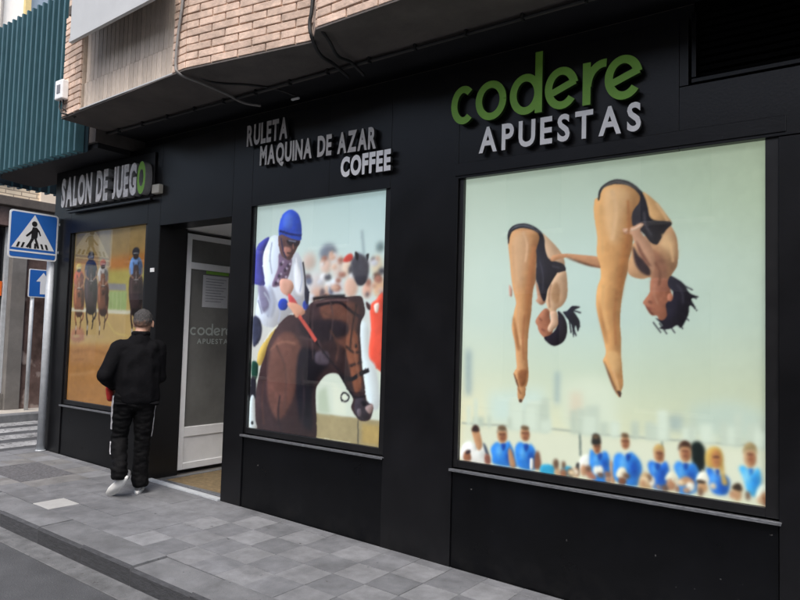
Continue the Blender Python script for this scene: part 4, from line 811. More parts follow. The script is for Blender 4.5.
PRINT_RACERS=[
('R',(163,156,131),0.035,[(0.362,1.003),(0.528,1.005),(0.552,0.648),(0.393,0.65)],0),
('R',(181,117,50),0.057,[(0.531,0.826),(0.997,0.841),(1.008,0.736),(0.53,0.726)],0),
('R',(172,124,63),0.068,[(0.018,0.821),(0.37,0.832),(0.383,0.729),(0.016,0.726)],0),
('R',(174,165,82),0.046,[(0.512,0.76),(1.006,0.757),(1.018,0.642),(0.513,0.648)],0),
('R',(132,133,135),0.0152,[(0.508,0.687),(0.751,0.678),(0.756,0.64),(0.513,0.648)],0),
('R',(151,174,111),0.0185,[(0.5,0.643),(0.768,0.64),(0.769,0.521),(0.502,0.521)],0),
('L',(180,191,148),0.0108,[(0.54,0.637),(0.547,0.532)],0.0117),
('L',(180,191,148),0.0108,[(0.592,0.636),(0.598,0.532)],0.0098),
('L',(180,191,148),0.0108,[(0.643,0.636),(0.649,0.532)],0.0117),
('L',(180,191,148),0.0108,[(0.694,0.635),(0.7,0.532)],0.0098),
('R',(186,161,106),0.046,[(-0.045,0.525),(1.032,0.517),(1.026,0.356),(-0.018,0.331)],0),
('R',(172,124,68),0.057,[(-0.018,0.331),(1.049,0.356),(1.084,0.025),(-0.061,-0.005)],0),
('L',(154,108,59),0.024,[(0.075,0.293),(0.327,0.311),(0.543,0.295)],0.0234),
('L',(151,103,55),0.0185,[(0.11,0.247),(0.251,0.258)],0.0156),
('L',(186,142,90),0.024,[(0.064,0.159),(0.41,0.191)],0.0293),
('P',(172,124,99),0.035,[(0.058,0.42),(0.2,0.434),(0.237,0.366),(0.067,0.356)],0),
('L',(198,178,108),0.0108,[(0.49,0.515),(0.576,0.449),(0.657,0.412),(0.808,0.399)],0.0176),
('L',(207,206,184),0.013,[(-0.018,0.543),(0.298,0.537),(1.008,0.522)],0.0351),
('P',(72,42,27),0.0086,[(0.081,0.606),(0.187,0.605),(0.208,0.541),(0.175,0.499),(0.108,0.504),(0.076,0.546)],0),
('P',(172,85,63),0.0064,[(0.044,0.73),(0.073,0.765),(0.153,0.763),(0.19,0.727),(0.184,0.679),(0.064,0.681)],0),
('P',(102,50,37),0.0064,[(0.134,0.755),(0.183,0.733),(0.183,0.685),(0.149,0.691)],0),
('E',(188,165,81),0.0064,(0.11,0.788,0.04,0.022),0),
('E',(52,37,32),0.0064,(0.113,0.767,0.029,0.01),0),
('L',(202,204,202),0.0053,[(0.081,0.784),(0.14,0.782)],0.0078),
('P',(132,78,52),0.0064,[(0.052,0.671),(0.096,0.692),(0.149,0.691),(0.198,0.668),(0.214,0.594),(0.195,0.541),(0.09,0.541),(0.056,0.595)],0),
('P',(72,42,27),0.0086,[(0.154,0.658),(0.194,0.647),(0.204,0.573),(0.174,0.552)],0),
('P',(177,105,70),0.0086,[(0.069,0.649),(0.094,0.659),(0.104,0.584),(0.085,0.573)],0),
('P',(132,78,52),0.0053,[(0.089,0.708),(0.102,0.729),(0.134,0.728),(0.152,0.707),(0.153,0.642),(0.149,0.616),(0.117,0.616),(0.105,0.643)],0),
('P',(72,42,27),0.0053,[(0.111,0.638),(0.148,0.637),(0.146,0.613),(0.12,0.613)],0),
('L',(198,191,180),0.0053,[(0.121,0.702),(0.129,0.648)],0.0098),
('L',(35,26,25),0.0053,[(0.098,0.659),(0.156,0.658)],0.0098),
('L',(26,21,21),0.0053,[(0.097,0.724),(0.087,0.743)],0.0117),
('L',(26,21,21),0.0053,[(0.14,0.723),(0.145,0.742)],0.0117),
('L',(167,124,99),0.0053,[(0.052,0.719),(0.063,0.687),(0.099,0.67)],0.0137),
('L',(167,124,99),0.0053,[(0.185,0.717),(0.183,0.685),(0.152,0.669)],0.0156),
('L',(198,200,193),0.0053,[(0.1,0.665),(0.153,0.664)],0.0078),
('L',(132,78,52),0.0053,[(0.096,0.552),(0.093,0.498),(0.112,0.456)],0.0234),
('L',(72,42,27),0.0053,[(0.11,0.466),(0.113,0.392)],0.0156),
('L',(132,78,52),0.0053,[(0.186,0.552),(0.208,0.504),(0.191,0.477)],0.0234),
('L',(72,42,27),0.0053,[(0.192,0.483),(0.167,0.461)],0.0156),
('L',(200,197,189),0.0053,[(0.111,0.445),(0.112,0.418)],0.0176),
('L',(72,42,27),0.0053,[(0.161,0.541),(0.176,0.467),(0.166,0.424)],0.0137),
('E',(181,156,111),0.0152,(0.124,0.386,0.052,0.009),0),
('P',(61,40,30),0.0086,[(0.412,0.614),(0.516,0.613),(0.537,0.548),(0.504,0.504),(0.438,0.51),(0.406,0.554)],0),
('P',(172,169,165),0.0064,[(0.376,0.742),(0.405,0.777),(0.483,0.775),(0.52,0.739),(0.513,0.69),(0.396,0.692)],0),
('P',(102,101,99),0.0064,[(0.465,0.767),(0.513,0.744),(0.513,0.695),(0.48,0.701)],0),
('E',(167,97,72),0.0064,(0.441,0.801,0.039,0.022),0),
('E',(52,37,32),0.0064,(0.444,0.779,0.029,0.011),0),
('L',(202,204,202),0.0053,[(0.413,0.797),(0.471,0.795)],0.0078),
('P',(112,74,55),0.0064,[(0.384,0.681),(0.427,0.702),(0.48,0.701),(0.527,0.678),(0.543,0.602),(0.524,0.548),(0.42,0.548),(0.387,0.603)],0),
('P',(61,40,30),0.0086,[(0.484,0.668),(0.524,0.657),(0.533,0.58),(0.504,0.559)],0),
('P',(151,100,74),0.0086,[(0.4,0.658),(0.425,0.669),(0.434,0.592),(0.416,0.581)],0),
('P',(112,74,55),0.0053,[(0.42,0.719),(0.433,0.741),(0.464,0.74),(0.483,0.718),(0.483,0.652),(0.479,0.624),(0.447,0.625),(0.436,0.652)],0),
('P',(61,40,30),0.0053,[(0.442,0.647),(0.479,0.646),(0.476,0.622),(0.45,0.622)],0),
('L',(198,191,180),0.0053,[(0.452,0.713),(0.459,0.658)],0.0098),
('L',(35,26,25),0.0053,[(0.429,0.669),(0.486,0.668)],0.0098),
('L',(26,21,21),0.0053,[(0.428,0.735),(0.418,0.755)],0.0098),
('L',(26,21,21),0.0053,[(0.47,0.734),(0.476,0.753)],0.0098),
('L',(167,124,99),0.0053,[(0.384,0.731),(0.395,0.697),(0.43,0.68)],0.0156),
('L',(167,124,99),0.0053,[(0.515,0.728),(0.513,0.695),(0.482,0.679)],0.0156),
('L',(198,200,193),0.0053,[(0.431,0.675),(0.483,0.674)],0.0078),
('L',(112,74,55),0.0053,[(0.427,0.559),(0.423,0.504),(0.442,0.46)],0.0234),
('L',(61,40,30),0.0053,[(0.44,0.471),(0.442,0.395)],0.0175),
('L',(112,74,55),0.0053,[(0.515,0.559),(0.536,0.51),(0.519,0.483)],0.0234),
('L',(61,40,30),0.0053,[(0.521,0.488),(0.496,0.466)],0.0156),
('L',(200,197,189),0.0053,[(0.44,0.449),(0.441,0.422)],0.0156),
('L',(61,40,30),0.0053,[(0.491,0.548),(0.505,0.472),(0.495,0.428)],0.0137),
('E',(181,156,111),0.0152,(0.453,0.389,0.052,0.009),0),
('P',(27,22,25),0.0086,[(0.239,0.636),(0.359,0.635),(0.382,0.562),(0.345,0.513),(0.269,0.519),(0.233,0.568)],0),
('P',(38,42,66),0.0064,[(0.197,0.781),(0.23,0.82),(0.321,0.817),(0.363,0.776),(0.355,0.721),(0.22,0.724)],0),
('P',(22,24,39),0.0064,[(0.299,0.809),(0.355,0.782),(0.354,0.727),(0.316,0.734)],0),
('E',(40,42,57),0.0064,(0.272,0.847,0.045,0.025),0),
('E',(52,37,32),0.0064,(0.275,0.822,0.033,0.012),0),
('L',(202,204,202),0.0053,[(0.24,0.842),(0.306,0.839)],0.0078),
('P',(51,40,46),0.0064,[(0.206,0.712),(0.256,0.735),(0.316,0.734),(0.371,0.708),(0.389,0.622),(0.368,0.562),(0.249,0.562),(0.21,0.624)],0),
('P',(27,22,25),0.0086,[(0.321,0.697),(0.367,0.684),(0.378,0.598),(0.344,0.574)],0),
('P',(68,55,63),0.0086,[(0.225,0.686),(0.254,0.698),(0.265,0.611),(0.244,0.599)],0),
('P',(51,40,46),0.0053,[(0.248,0.754),(0.263,0.779),(0.299,0.778),(0.32,0.752),(0.32,0.678),(0.316,0.648),(0.28,0.648),(0.267,0.679)],0),
('P',(27,22,25),0.0053,[(0.273,0.673),(0.315,0.672),(0.313,0.645),(0.283,0.645)],0),
('L',(198,191,180),0.0053,[(0.285,0.747),(0.293,0.685)],0.0078),
('L',(35,26,25),0.0053,[(0.258,0.698),(0.324,0.697)],0.0098),
('L',(26,21,21),0.0053,[(0.258,0.773),(0.246,0.795)],0.0117),
('L',(26,21,21),0.0053,[(0.306,0.771),(0.312,0.793)],0.0098),
('L',(167,124,99),0.0053,[(0.207,0.768),(0.219,0.73),(0.26,0.711)],0.0156),
('L',(167,124,99),0.0053,[(0.357,0.764),(0.354,0.727),(0.32,0.709)],0.0156),
('L',(198,200,193),0.0053,[(0.26,0.704),(0.32,0.703)],0.0059),
('L',(51,40,46),0.0053,[(0.256,0.574),(0.252,0.512),(0.274,0.463)],0.0253),
('L',(27,22,25),0.0053,[(0.272,0.476),(0.274,0.39)],0.0195),
('L',(51,40,46),0.0053,[(0.357,0.574),(0.382,0.519),(0.362,0.488)],0.0273),
('L',(27,22,25),0.0053,[(0.365,0.495),(0.335,0.47)],0.0195),
('L',(200,197,189),0.0053,[(0.272,0.451),(0.273,0.42)],0.0195),
('L',(27,22,25),0.0053,[(0.329,0.562),(0.346,0.476),(0.335,0.427)],0.0156),
('E',(181,156,111),0.0152,(0.287,0.384,0.059,0.009),0),
('P',(29,22,22),0.0086,[(0.821,0.629),(0.936,0.628),(0.958,0.552),(0.921,0.502),(0.849,0.508),(0.814,0.559)],0),
('P',(98,138,192),0.0064,[(0.782,0.778),(0.814,0.82),(0.901,0.816),(0.941,0.774),(0.933,0.717),(0.803,0.72)],0),
('P',(58,82,115),0.0064,[(0.88,0.808),(0.933,0.78),(0.932,0.723),(0.896,0.73)],0),
('E',(38,37,46),0.0064,(0.854,0.847,0.044,0.026),0),
('E',(52,37,32),0.0064,(0.857,0.821,0.032,0.013),0),
('L',(202,204,202),0.0053,[(0.823,0.842),(0.887,0.839)],0.0078),
('P',(54,40,41),0.0064,[(0.79,0.707),(0.838,0.732),(0.896,0.73),(0.949,0.704),(0.965,0.615),(0.944,0.552),(0.829,0.552),(0.793,0.617)],0),
('P',(29,22,22),0.0086,[(0.9,0.692),(0.944,0.678),(0.954,0.59),(0.921,0.565)],0),
('P',(73,55,55),0.0086,[(0.807,0.681),(0.835,0.693),(0.845,0.603),(0.825,0.591)],0),
('P',(54,40,41),0.0053,[(0.83,0.751),(0.845,0.777),(0.879,0.776),(0.9,0.749),(0.899,0.673),(0.894,0.641),(0.86,0.642),(0.848,0.674)],0),
('P',(29,22,22),0.0053,[(0.854,0.667),(0.894,0.667),(0.892,0.638),(0.863,0.638)],0),
('L',(198,191,180),0.0053,[(0.866,0.744),(0.873,0.68)],0.0078),
('L',(35,26,25),0.0053,[(0.84,0.693),(0.903,0.692)],0.0098),
('L',(26,21,21),0.0053,[(0.84,0.77),(0.828,0.793)],0.0098),
('L',(26,21,21),0.0053,[(0.886,0.769),(0.892,0.791)],0.0098),
('L',(167,124,99),0.0053,[(0.791,0.765),(0.802,0.726),(0.841,0.706)],0.0137),
('L',(167,124,99),0.0053,[(0.935,0.761),(0.932,0.723),(0.899,0.705)],0.0137),
('L',(198,200,193),0.0053,[(0.842,0.7),(0.899,0.698)],0.0078),
('L',(54,40,41),0.0053,[(0.837,0.565),(0.832,0.501),(0.852,0.45)],0.0273),
('L',(29,22,22),0.0053,[(0.851,0.463),(0.852,0.374)],0.0195),
('L',(54,40,41),0.0053,[(0.934,0.565),(0.957,0.508),(0.938,0.476)],0.0273),
('L',(29,22,22),0.0053,[(0.94,0.483),(0.912,0.457)],0.0195),
('L',(200,197,189),0.0053,[(0.851,0.437),(0.852,0.406)],0.0195),
('L',(29,22,22),0.0053,[(0.907,0.552),(0.923,0.464),(0.911,0.413)],0.0156),
('E',(181,156,111),0.0152,(0.865,0.368,0.057,0.01),0),
('L',(209,208,187),0.0108,[(-0.017,0.537),(0.243,0.531)],0.0234),
('L',(209,208,187),0.0108,[(0.541,0.526),(0.794,0.521)],0.0254)]

def raster(layers, bg, w_m, h_m, nx, ny):
    gy = np.linspace(0, 1, ny); gx = np.linspace(0, 1, nx)
    bgc = np.array(bg, float)                            # rows bottom->top, columns left->right
    R, C = bgc.shape[:2]
    fy = gy * (R - 1); iy = np.minimum(fy.astype(int), R - 2); ty = (fy - iy)[:, None, None]
    fx = gx * (C - 1); ix = np.minimum(fx.astype(int), C - 2); tx = (fx - ix)[None, :, None]
    img = (bgc[iy][:, ix] * (1 - ty) * (1 - tx) + bgc[iy + 1][:, ix] * ty * (1 - tx) + bgc[iy][:, ix + 1] * (1 - ty) * tx + bgc[iy + 1][:, ix + 1] * ty * tx)
    px, py = w_m / (nx - 1), h_m / (ny - 1)
    for kind, col, blur, pts, wd in layers:
        if kind == 'E':
            cx, cy, rx, ry = pts; poly = [(cx + rx * math.cos(t * .2618), cy + ry * math.sin(t * .2618)) for t in range(24)]
        elif kind == 'P': poly = [(p.x, p.y) for p in catmull([(a, b, 0) for a, b in pts], True, 4)]
        elif kind == 'L':
            c = [(p.x * w_m, p.y * h_m) for p in catmull([(a, b, 0) for a, b in pts], False, 4)]; L_, R_ = [], []
            for i in range(len(c)):
                a, b = c[max(i - 1, 0)], c[min(i + 1, len(c) - 1)]; dx, dy = b[0] - a[0], b[1] - a[1]; q = math.hypot(dx, dy) or 1
                L_.append(((c[i][0] - dy / q * wd / 2) / w_m, (c[i][1] + dx / q * wd / 2) / h_m)); R_.append(((c[i][0] + dy / q * wd / 2) / w_m, (c[i][1] - dx / q * wd / 2) / h_m))
            poly = L_ + R_[::-1]
        else: poly = pts
        A = np.array(poly) * [nx - 1, ny - 1]
        sg = max(blur / px * .55, .5); k = int(sg * 2.5) + 2
        x0, x1 = int(max(A[:, 0].min() - k, 0)), int(min(A[:, 0].max() + k + 2, nx)); y0, y1 = int(max(A[:, 1].min() - k, 0)), int(min(A[:, 1].max() + k + 2, ny))
        if x1 - x0 < 1 or y1 - y0 < 1: continue
        X0, X1, Y0, Y1 = x0 - k, x1 + k, y0 - k, y1 + k
        GX, GY = np.meshgrid(np.arange(X0, X1), np.arange(Y0, Y1)); mk = np.zeros(GX.shape)
        for oy in (-.25, .25):
            for ox in (-.25, .25):
                ins = np.zeros(GX.shape, bool); xx, yy = GX + ox, GY + oy
                for i in range(len(A)):
                    xa, ya = A[i]; xb, yb = A[(i + 1) % len(A)]
                    if ya == yb: continue
                    c = ((ya > yy) != (yb > yy)) & (xx < (xb - xa) * (yy - ya) / (yb - ya) + xa); ins ^= c
                mk += ins * .25
        t = np.arange(-k, k + 1); ker = np.exp(-.5 * (t / sg) ** 2); ker /= ker.sum()
        mk = np.apply_along_axis(lambda v: np.convolve(v, ker, 'same'), 0, mk); mk = np.apply_along_axis(lambda v: np.convolve(v, ker, 'same'), 1, mk)
        mk0 = mk; mk = mk[y0 - Y0:y1 - Y0, x0 - X0:x1 - X0][:, :, None]; ink = np.array(col, float)
        ext = min(A[:, 0].max() - A[:, 0].min(), A[:, 1].max() - A[:, 1].min())
        if kind in 'PE' and ext > 5:                       # photographed bodies are round: soft modelling inside the outline
            rs_ = max(ext * .16, 1.5); kk = int(rs_ * 2) + 1; t = np.arange(-kk, kk + 1); k2 = np.exp(-.5 * (t / rs_) ** 2); k2 /= k2.sum()
            pm = np.pad(mk0, kk); pm = np.apply_along_axis(lambda v: np.convolve(v, k2, 'same'), 0, pm); pm = np.apply_along_axis(lambda v: np.convolve(v, k2, 'same'), 1, pm)
            gy_, gx_ = np.gradient(pm); sh = (gx_ * .75 - gy_ * .45)[kk:-kk, kk:-kk][y0 - Y0:y1 - Y0, x0 - X0:x1 - X0] * rs_
            ink = ink * np.clip(1 + sh[:, :, None] * np.array([.75, .85, .95]) * (.9 if blur < .012 else .5), .5, 1.25)
        img[y0:y1, x0:x1] = img[y0:y1, x0:x1] * (1 - mk) + ink * mk
    return img
def print_mat(name, emit, kd):
    m = bpy.data.materials.new(name); m.use_nodes = True; n, l = m.node_tree.nodes, m.node_tree.links
    p = n['Principled BSDF']; p.inputs['Roughness'].default_value = .55; p.inputs['Specular IOR Level'].default_value = .2
    at = n.new('ShaderNodeAttribute'); at.attribute_name = 'ink'
    mu = n.new('ShaderNodeVectorMath'); mu.operation = 'SCALE'; mu.inputs['Scale'].default_value = kd
    l.new(at.outputs['Color'], mu.inputs[0]); l.new(mu.outputs[0], p.inputs['Base Color'])
    l.new(at.outputs['Color'], p.inputs['Emission Color']); p.inputs['Emission Strength'].default_value = emit
    return m
def picture(name, parent, layers, bg, x0, x1, z0, z1, y, nx, ny, m, warp=1.0):
    img = raster(layers, bg, x1 - x0, z1 - z0, nx, ny)
    rs = np.random.RandomState(3); lo = rs.rand(ny // 6 + 2, nx // 6 + 2); up = np.kron(lo, np.ones((6, 6)))[:ny, :nx]
    def field(cell, seed):
        r_ = np.random.RandomState(seed); g_ = r_.rand(ny // cell + 3, nx // cell + 3) - .5
        yy_, xx_ = np.arange(ny) / cell, np.arange(nx) / cell; iy_, ix_ = yy_.astype(int), xx_.astype(int)
        ty_, tx_ = (yy_ - iy_)[:, None], (xx_ - ix_)[None, :]; ty_, tx_ = ty_ * ty_ * (3 - 2 * ty_), tx_ * tx_ * (3 - 2 * tx_)
        a_ = g_[iy_][:, ix_] * (1 - tx_) + g_[iy_][:, ix_ + 1] * tx_; b_ = g_[iy_ + 1][:, ix_] * (1 - tx_) + g_[iy_ + 1][:, ix_ + 1] * tx_
        return a_ * (1 - ty_) + b_ * ty_
    wx, wy = field(7, 5) * warp * 1.6 + field(3, 6) * warp, field(7, 7) * warp * 1.6 + field(3, 8) * warp
    sx_ = np.clip((np.arange(nx)[None, :] + wx).round().astype(int), 0, nx - 1); sy_ = np.clip((np.arange(ny)[:, None] + wy).round().astype(int), 0, ny - 1)
    img = img[sy_, sx_]
    p_ = np.pad(img, ((1, 1), (1, 1), (0, 0)), 'edge'); img = img * .5 + (p_[:-2, 1:-1] + p_[2:, 1:-1] + p_[1:-1, :-2] + p_[1:-1, 2:]) * .125
    dark = 1 - img.mean(-1, keepdims=True) / 255
    mot = (field(4, 11) * .10 + field(9, 12) * .14 + field(22, 13) * .10)[:, :, None] * np.clip(dark * 2.2 - .55, 0, 1.2)
    img = np.clip(img * (1 + mot) + field(14, 14)[:, :, None] * 1.0, 0, 255) / 255
    lin = np.where(img <= .04045, img / 12.92, ((img + .055) / 1.055) ** 2.4)
    gx, gz = np.meshgrid(np.linspace(x0, x1, nx), np.linspace(z0, z1, ny))
    co = np.stack([gx, np.full_like(gx, y), gz], -1).reshape(-1, 3)
    idx = np.arange(nx * ny).reshape(ny, nx)
    q = np.stack([idx[:-1, :-1], idx[:-1, 1:], idx[1:, 1:], idx[1:, :-1]], -1).reshape(-1, 4)
    me = bpy.data.meshes.new(name); me.vertices.add(len(co)); me.vertices.foreach_set('co', co.ravel().astype('f'))
    me.loops.add(q.size); me.loops.foreach_set('vertex_index', q.ravel().astype('i'))
    me.polygons.add(len(q)); me.polygons.foreach_set('loop_start', np.arange(0, q.size, 4, dtype='i')); me.polygons.foreach_set('loop_total', np.full(len(q), 4, dtype='i'))
    me.update(calc_edges=True)
    at = me.color_attributes.new('ink', 'FLOAT_COLOR', 'POINT')
    rgba = np.ones((len(co), 4), 'f'); rgba[:, :3] = lin.reshape(-1, 3); at.data.foreach_set('color', rgba.ravel())
    return link(name, me, m, parent)
PM = [print_mat('backlit_print_a', .36, .75), print_mat('backlit_print_b', .34, .75), print_mat('backlit_print_c', .14, .75)]
PANE = [glass_mat('window_pane_a', extra=.02), glass_mat('window_pane_b', extra=.045), glass_mat('window_pane_c', extra=.03)]
def window(ox0, ox1, fr, layers, bg, rect, nx, ny, m, pane, top):
    """fr = widths of left, right, bottom, top frame members"""
    bm = bmesh.new(); l_, r_, b_, t_ = fr
    add_box(bm, ox0 - .003, ox0 + l_, .018, .058, .724, top, .003); add_box(bm, ox1 - r_, ox1 + .003, .018, .058, .724, top, .003)
    add_box(bm, ox0 + l_, ox1 - r_, .019, .057, .724, .727 + b_, .003); add_box(bm, ox0 + l_, ox1 - r_, .019, .057, top - t_, top, .003)
    w = to_obj('window', bm, M['frame'], shop)
    picture('printed_picture', w, layers, bg, *rect, .050, nx, ny, m, .5 if nx > 300 else .6)
    box('pane', ox0 + l_ - .004, ox1 - r_ + .004, .036, .040, .727 + b_ - .004, top - t_ + .004, pane, w, 0)
    bm = bmesh.new(); add_box(bm, ox0 - .015, ox1 + .015, -.020, .016, .708, .715, .002); add_box(bm, ox0 - .013, ox1 + .013, -.022, -.017, .700, .717, .0015)
    to_obj('sill', bm, M['alu'], w); return w
BGD = [[(218, 214, 178), (212, 212, 178), (200, 204, 170)], [(216, 216, 184), (204, 210, 180), (188, 196, 166)], [(198, 210, 190), (186, 202, 182), (178, 190, 166)], [(192, 210, 198), (180, 202, 194), (172, 190, 174)],
       [(196, 214, 202), (184, 206, 198), (172, 190, 172)], [(194, 212, 198), (182, 202, 188), (168, 186, 160)], [(188, 206, 188), (176, 194, 174), (164, 180, 152)]]
BGJ = [[(205, 212, 200), (205, 214, 202)], [(205, 214, 204), (205, 218, 208)], [(208, 210, 208), (206, 208, 206)], [(204, 222, 220), (200, 222, 222)], [(202, 222, 218), (196, 220, 220)], [(198, 218, 212), (190, 218, 218)]]
BGR = [[(172, 126, 74), (174, 130, 80)], [(180, 138, 82), (180, 140, 86)], [(188, 150, 92), (188, 154, 98)], [(192, 168, 106), (190, 172, 110)], [(172, 148, 88), (176, 160, 88)], [(136, 120, 78), (170, 136, 74)], [(118, 108, 84), (158, 134, 84)]]
window(-2.391, -.457, (.030, .062, .045, .012), PRINT_DIVERS, BGD, (-2.40, -.50, .74, 2.72), 390, 400, PM[0], PANE[0], 2.712)
window(-4.503, -2.985, (.020, .052, .045, .012), PRINT_JOCKEY, BGJ, (-4.50, -3.03, .74, 2.72), 230, 320, PM[1], PANE[1], 2.712)
window(-7.566, -6.062, (.020, .052, .045, .012), PRINT_RACERS, BGR, (-7.60, -6.10, .74, 2.69), 170, 240, PM[2], PANE[2], 2.682)

# ---- letters
def glyph_mesh(ch, depth, bold):
    cu = bpy.data.curves.new('t', 'FONT'); cu.body = ch; cu.size = 1; cu.extrude = .5; cu.offset = bold; cu.resolution_u = 4
    ob = bpy.data.objects.new('t', cu); COL.objects.link(ob)
    dg = bpy.context.evaluated_depsgraph_get(); me = bpy.data.meshes.new_from_object(ob.evaluated_get(dg))
    bpy.data.objects.remove(ob); bpy.data.curves.remove(cu); return me
def lettering(text, a0, a1, b0, h, d0, d1, fn, mats, parent, bold=.03, gap=.10, space=.32, names='letter'):
    """text set between a0 and a1, baseline b0, cap height h; d0 back, d1 front"""
    gl = []
    for ch in text:
        if ch == ' ': gl.append(None); continue
        me = glyph_mesh(ch, 1, bold); co = np.empty(len(me.vertices) * 3); me.vertices.foreach_get('co', co); co = co.reshape(-1, 3); gl.append((me, co))
    H = max(g[1][:, 1].max() for g in gl if g) 
    Hc = glyph_cap(bold)
    ws = [(g[1][:, 0].max() - g[1][:, 0].min()) if g else space for g in gl]
    tot = sum(ws) + gap * (len(ws) - 1); sx = (a1 - a0) / tot; cur = 0
    for i, (g, w) in enumerate(zip(gl, ws)):
        if g:
            me, co = g; x = (co[:, 0] - co[:, 0].min() + cur) * sx + a0; zz_ = co[:, 1] - co[:, 1].min() if text[i] != 'Q' else co[:, 1] + bold; z = zz_ * (h / (Hc if text[i] == 'Q' else zz_.max())) + b0
            d = np.where(co[:, 2] > 0, d1, d0)
            P = np.array([fn(p, q, r) for p, q, r in zip(x, z, d)])
            me.vertices.foreach_set('co', P.ravel()); me.update()
            mm = mats(i, text[i]) if callable(mats) else mats
            for m in mm: me.materials.append(m)
            nrm = Vector(fn(0, 0, d1)) - Vector(fn(0, 0, d0)); nrm.normalize()
            for f in me.polygons: f.material_index = 0 if abs(f.normal.dot(nrm)) > .7 else 1
            me.name = names; link(names, me, None, parent)
        cur += w + gap
_cap = {}
def glyph_cap(bold):
    if bold not in _cap:
        me = glyph_mesh('H', 1, bold); ys_ = [v.co.y for v in me.vertices]; _cap[bold] = max(ys_) - min(ys_); bpy.data.meshes.remove(me)
    return _cap[bold]
def ribbon(bm, pts, w, d0, d1, fn):
    n = len(pts); L_, R_ = [], []
    for i in range(n):
        a_, b_ = Vector(pts[max(i - 1, 0)]), Vector(pts[min(i + 1, n - 1)]); t = (b_ - a_).normalized(); nr = Vector((-t.y, t.x))
        p = Vector(pts[i]); L_.append(p + nr * w / 2); R_.append(p - nr * w / 2)
    vs = [[bm.verts.new(fn(q.x, q.y, d)) for q in s] for s in (L_, R_) for d in (d0, d1)]
    lb, lf, rb, rf = vs
    for i in range(n - 1):
        bm.faces.new((lf[i], lf[i + 1], rf[i + 1], rf[i])); bm.faces.new((lb[i], rb[i], rb[i + 1], lb[i + 1]))
        bm.faces.new((lb[i], lb[i + 1], lf[i + 1], lf[i])); bm.faces.new((rb[i], rf[i], rf[i + 1], rb[i + 1]))
    bm.faces.new((lb[0], lf[0], rf[0], rb[0])); bm.faces.new((lb[-1], rb[-1], rf[-1], lf[-1]))
def arc(cx, cy, rx, ry, t0, t1, n=26): return [(cx + rx * math.cos(math.radians(t0 + (t1 - t0) * i / n)), cy + ry * math.sin(math.radians(t0 + (t1 - t0) * i / n))) for i in range(n + 1)]
def codere_word(spans, base, xh, w, d0, d1, fn, mats, parent):
    for ch, (x0, x1) in zip('codere', spans):
        cx, rx = (x0 + x1) / 2, (x1 - x0) / 2 - w / 2; cy, ry = base + xh / 2, xh / 2 - w / 2; bm = bmesh.new()
        if ch == 'c': ribbon(bm, arc(cx, cy, rx * 1.05, ry, 48, 312), w, d0, d1, fn)
        elif ch == 'o': ribbon(bm, arc(cx, cy, rx, ry, 0, 359.9, 36), w, d0, d1, fn)
        elif ch == 'd':
            ribbon(bm, arc(cx - w * .1, cy, rx, ry, 0, 359.9, 36), w, d0, d1, fn)
            ribbon(bm, [(x1 - w / 2, base), (x1 - w / 2, base + xh * 1.48)], w, d0 - (d1 - d0) * .03, d1 + (d1 - d0) * .03, fn)
        elif ch == 'e':
            ribbon(bm, arc(cx, cy, rx, ry, 12, 322, 34), w, d0, d1, fn)
            ribbon(bm, [(cx - rx * .92, cy - ry * .30), (cx + rx * 1.05, cy + ry * .30)], w * .9, d0 - (d1 - d0) * .03, d1 + (d1 - d0) * .03, fn)
        elif ch == 'r':
            ribbon(bm, [(x0 + w / 2, base), (x0 + w / 2, base + xh * .98)], w, d0 - (d1 - d0) * .03, d1 + (d1 - d0) * .03, fn)
            ribbon(bm, arc(x1 - w * .1, base + xh * .42, (x1 - x0) - w * .7, xh * .58 - w / 2, 180, 84, 14), w, d0, d1, fn)
        o = to_obj('letter', bm, list(mats), parent); nrm = (Vector(fn(0, 0, d1)) - Vector(fn(0, 0, d0))).normalized()
        for f in o.data.polygons: f.material_index = 0 if abs(f.normal.dot(nrm)) > .7 else 1

def sized(fn, k): return lambda a, b, d: fn(a * k, 1.6 + (b - 1.6) * k, d)     # lettering measured on the wall, set on its stand-offs
sg = empty('green_brand_sign', (-1.8, -.03, 3.07)); tag(sg, 'large green rounded lowercase letters reading codere above the diver window', 'sign')
SP = [(-2.46, -2.27), (-2.268, -2.035), (-2.005, -1.78), (-1.762, -1.54), (-1.512, -1.37), (-1.375, -1.150)]
FAC = lambda a, b, d: (a, d, b - .03 * (a + 1.8))
codere_word(SP, 3.055, .27, .050, -.030, -.060, sized(FAC, .986), (M['green_face'], M['green_side']), sg)
sg = empty('white_brand_sign', (-1.7, -.03, 2.84)); tag(sg, 'white capital letters reading APUESTAS under the green lettering', 'sign')
FAC2 = lambda a, b, d: (a, d, b - .012 * (a + 1.7))
lettering('APUESTAS', -2.236, -1.158, 2.842, .176, -.022, -.05, sized(FAC2, .988), (M['white_face'], M['side_dark']), sg, .027, .19)
sg = empty('roulette_sign', (-4.3, -.03, 3.24)); tag(sg, 'shade-greyed capital letters reading RULETA, topmost line above the jockey window', 'sign')
lettering('RULETA', -4.60, -4.09, 3.238, .188, -.022, -.05, sized(XZ, .988), (M['shaded_face'], M['side_dark']), sg, .042, .08)
sg = empty('machine_sign', (-3.8, -.03, 3.03)); tag(sg, 'greyish capital letters reading MAQUINA DE AZAR, middle line above the jockey window', 'sign')
FAC3 = lambda a, b, d: (a, d, b - .025 * (a + 3.77))
lettering('MAQUINA DE AZAR', -4.42, -3.13, 3.030, .172, -.022, -.05, sized(FAC3, .988), (M['part_shaded_face'], M['side_dark']), sg, .040, .08, .36)
sg = empty('coffee_sign', (-3.2, -.03, 2.83)); tag(sg, 'bright white capital letters reading COFFEE, lowest line above the jockey window', 'sign')
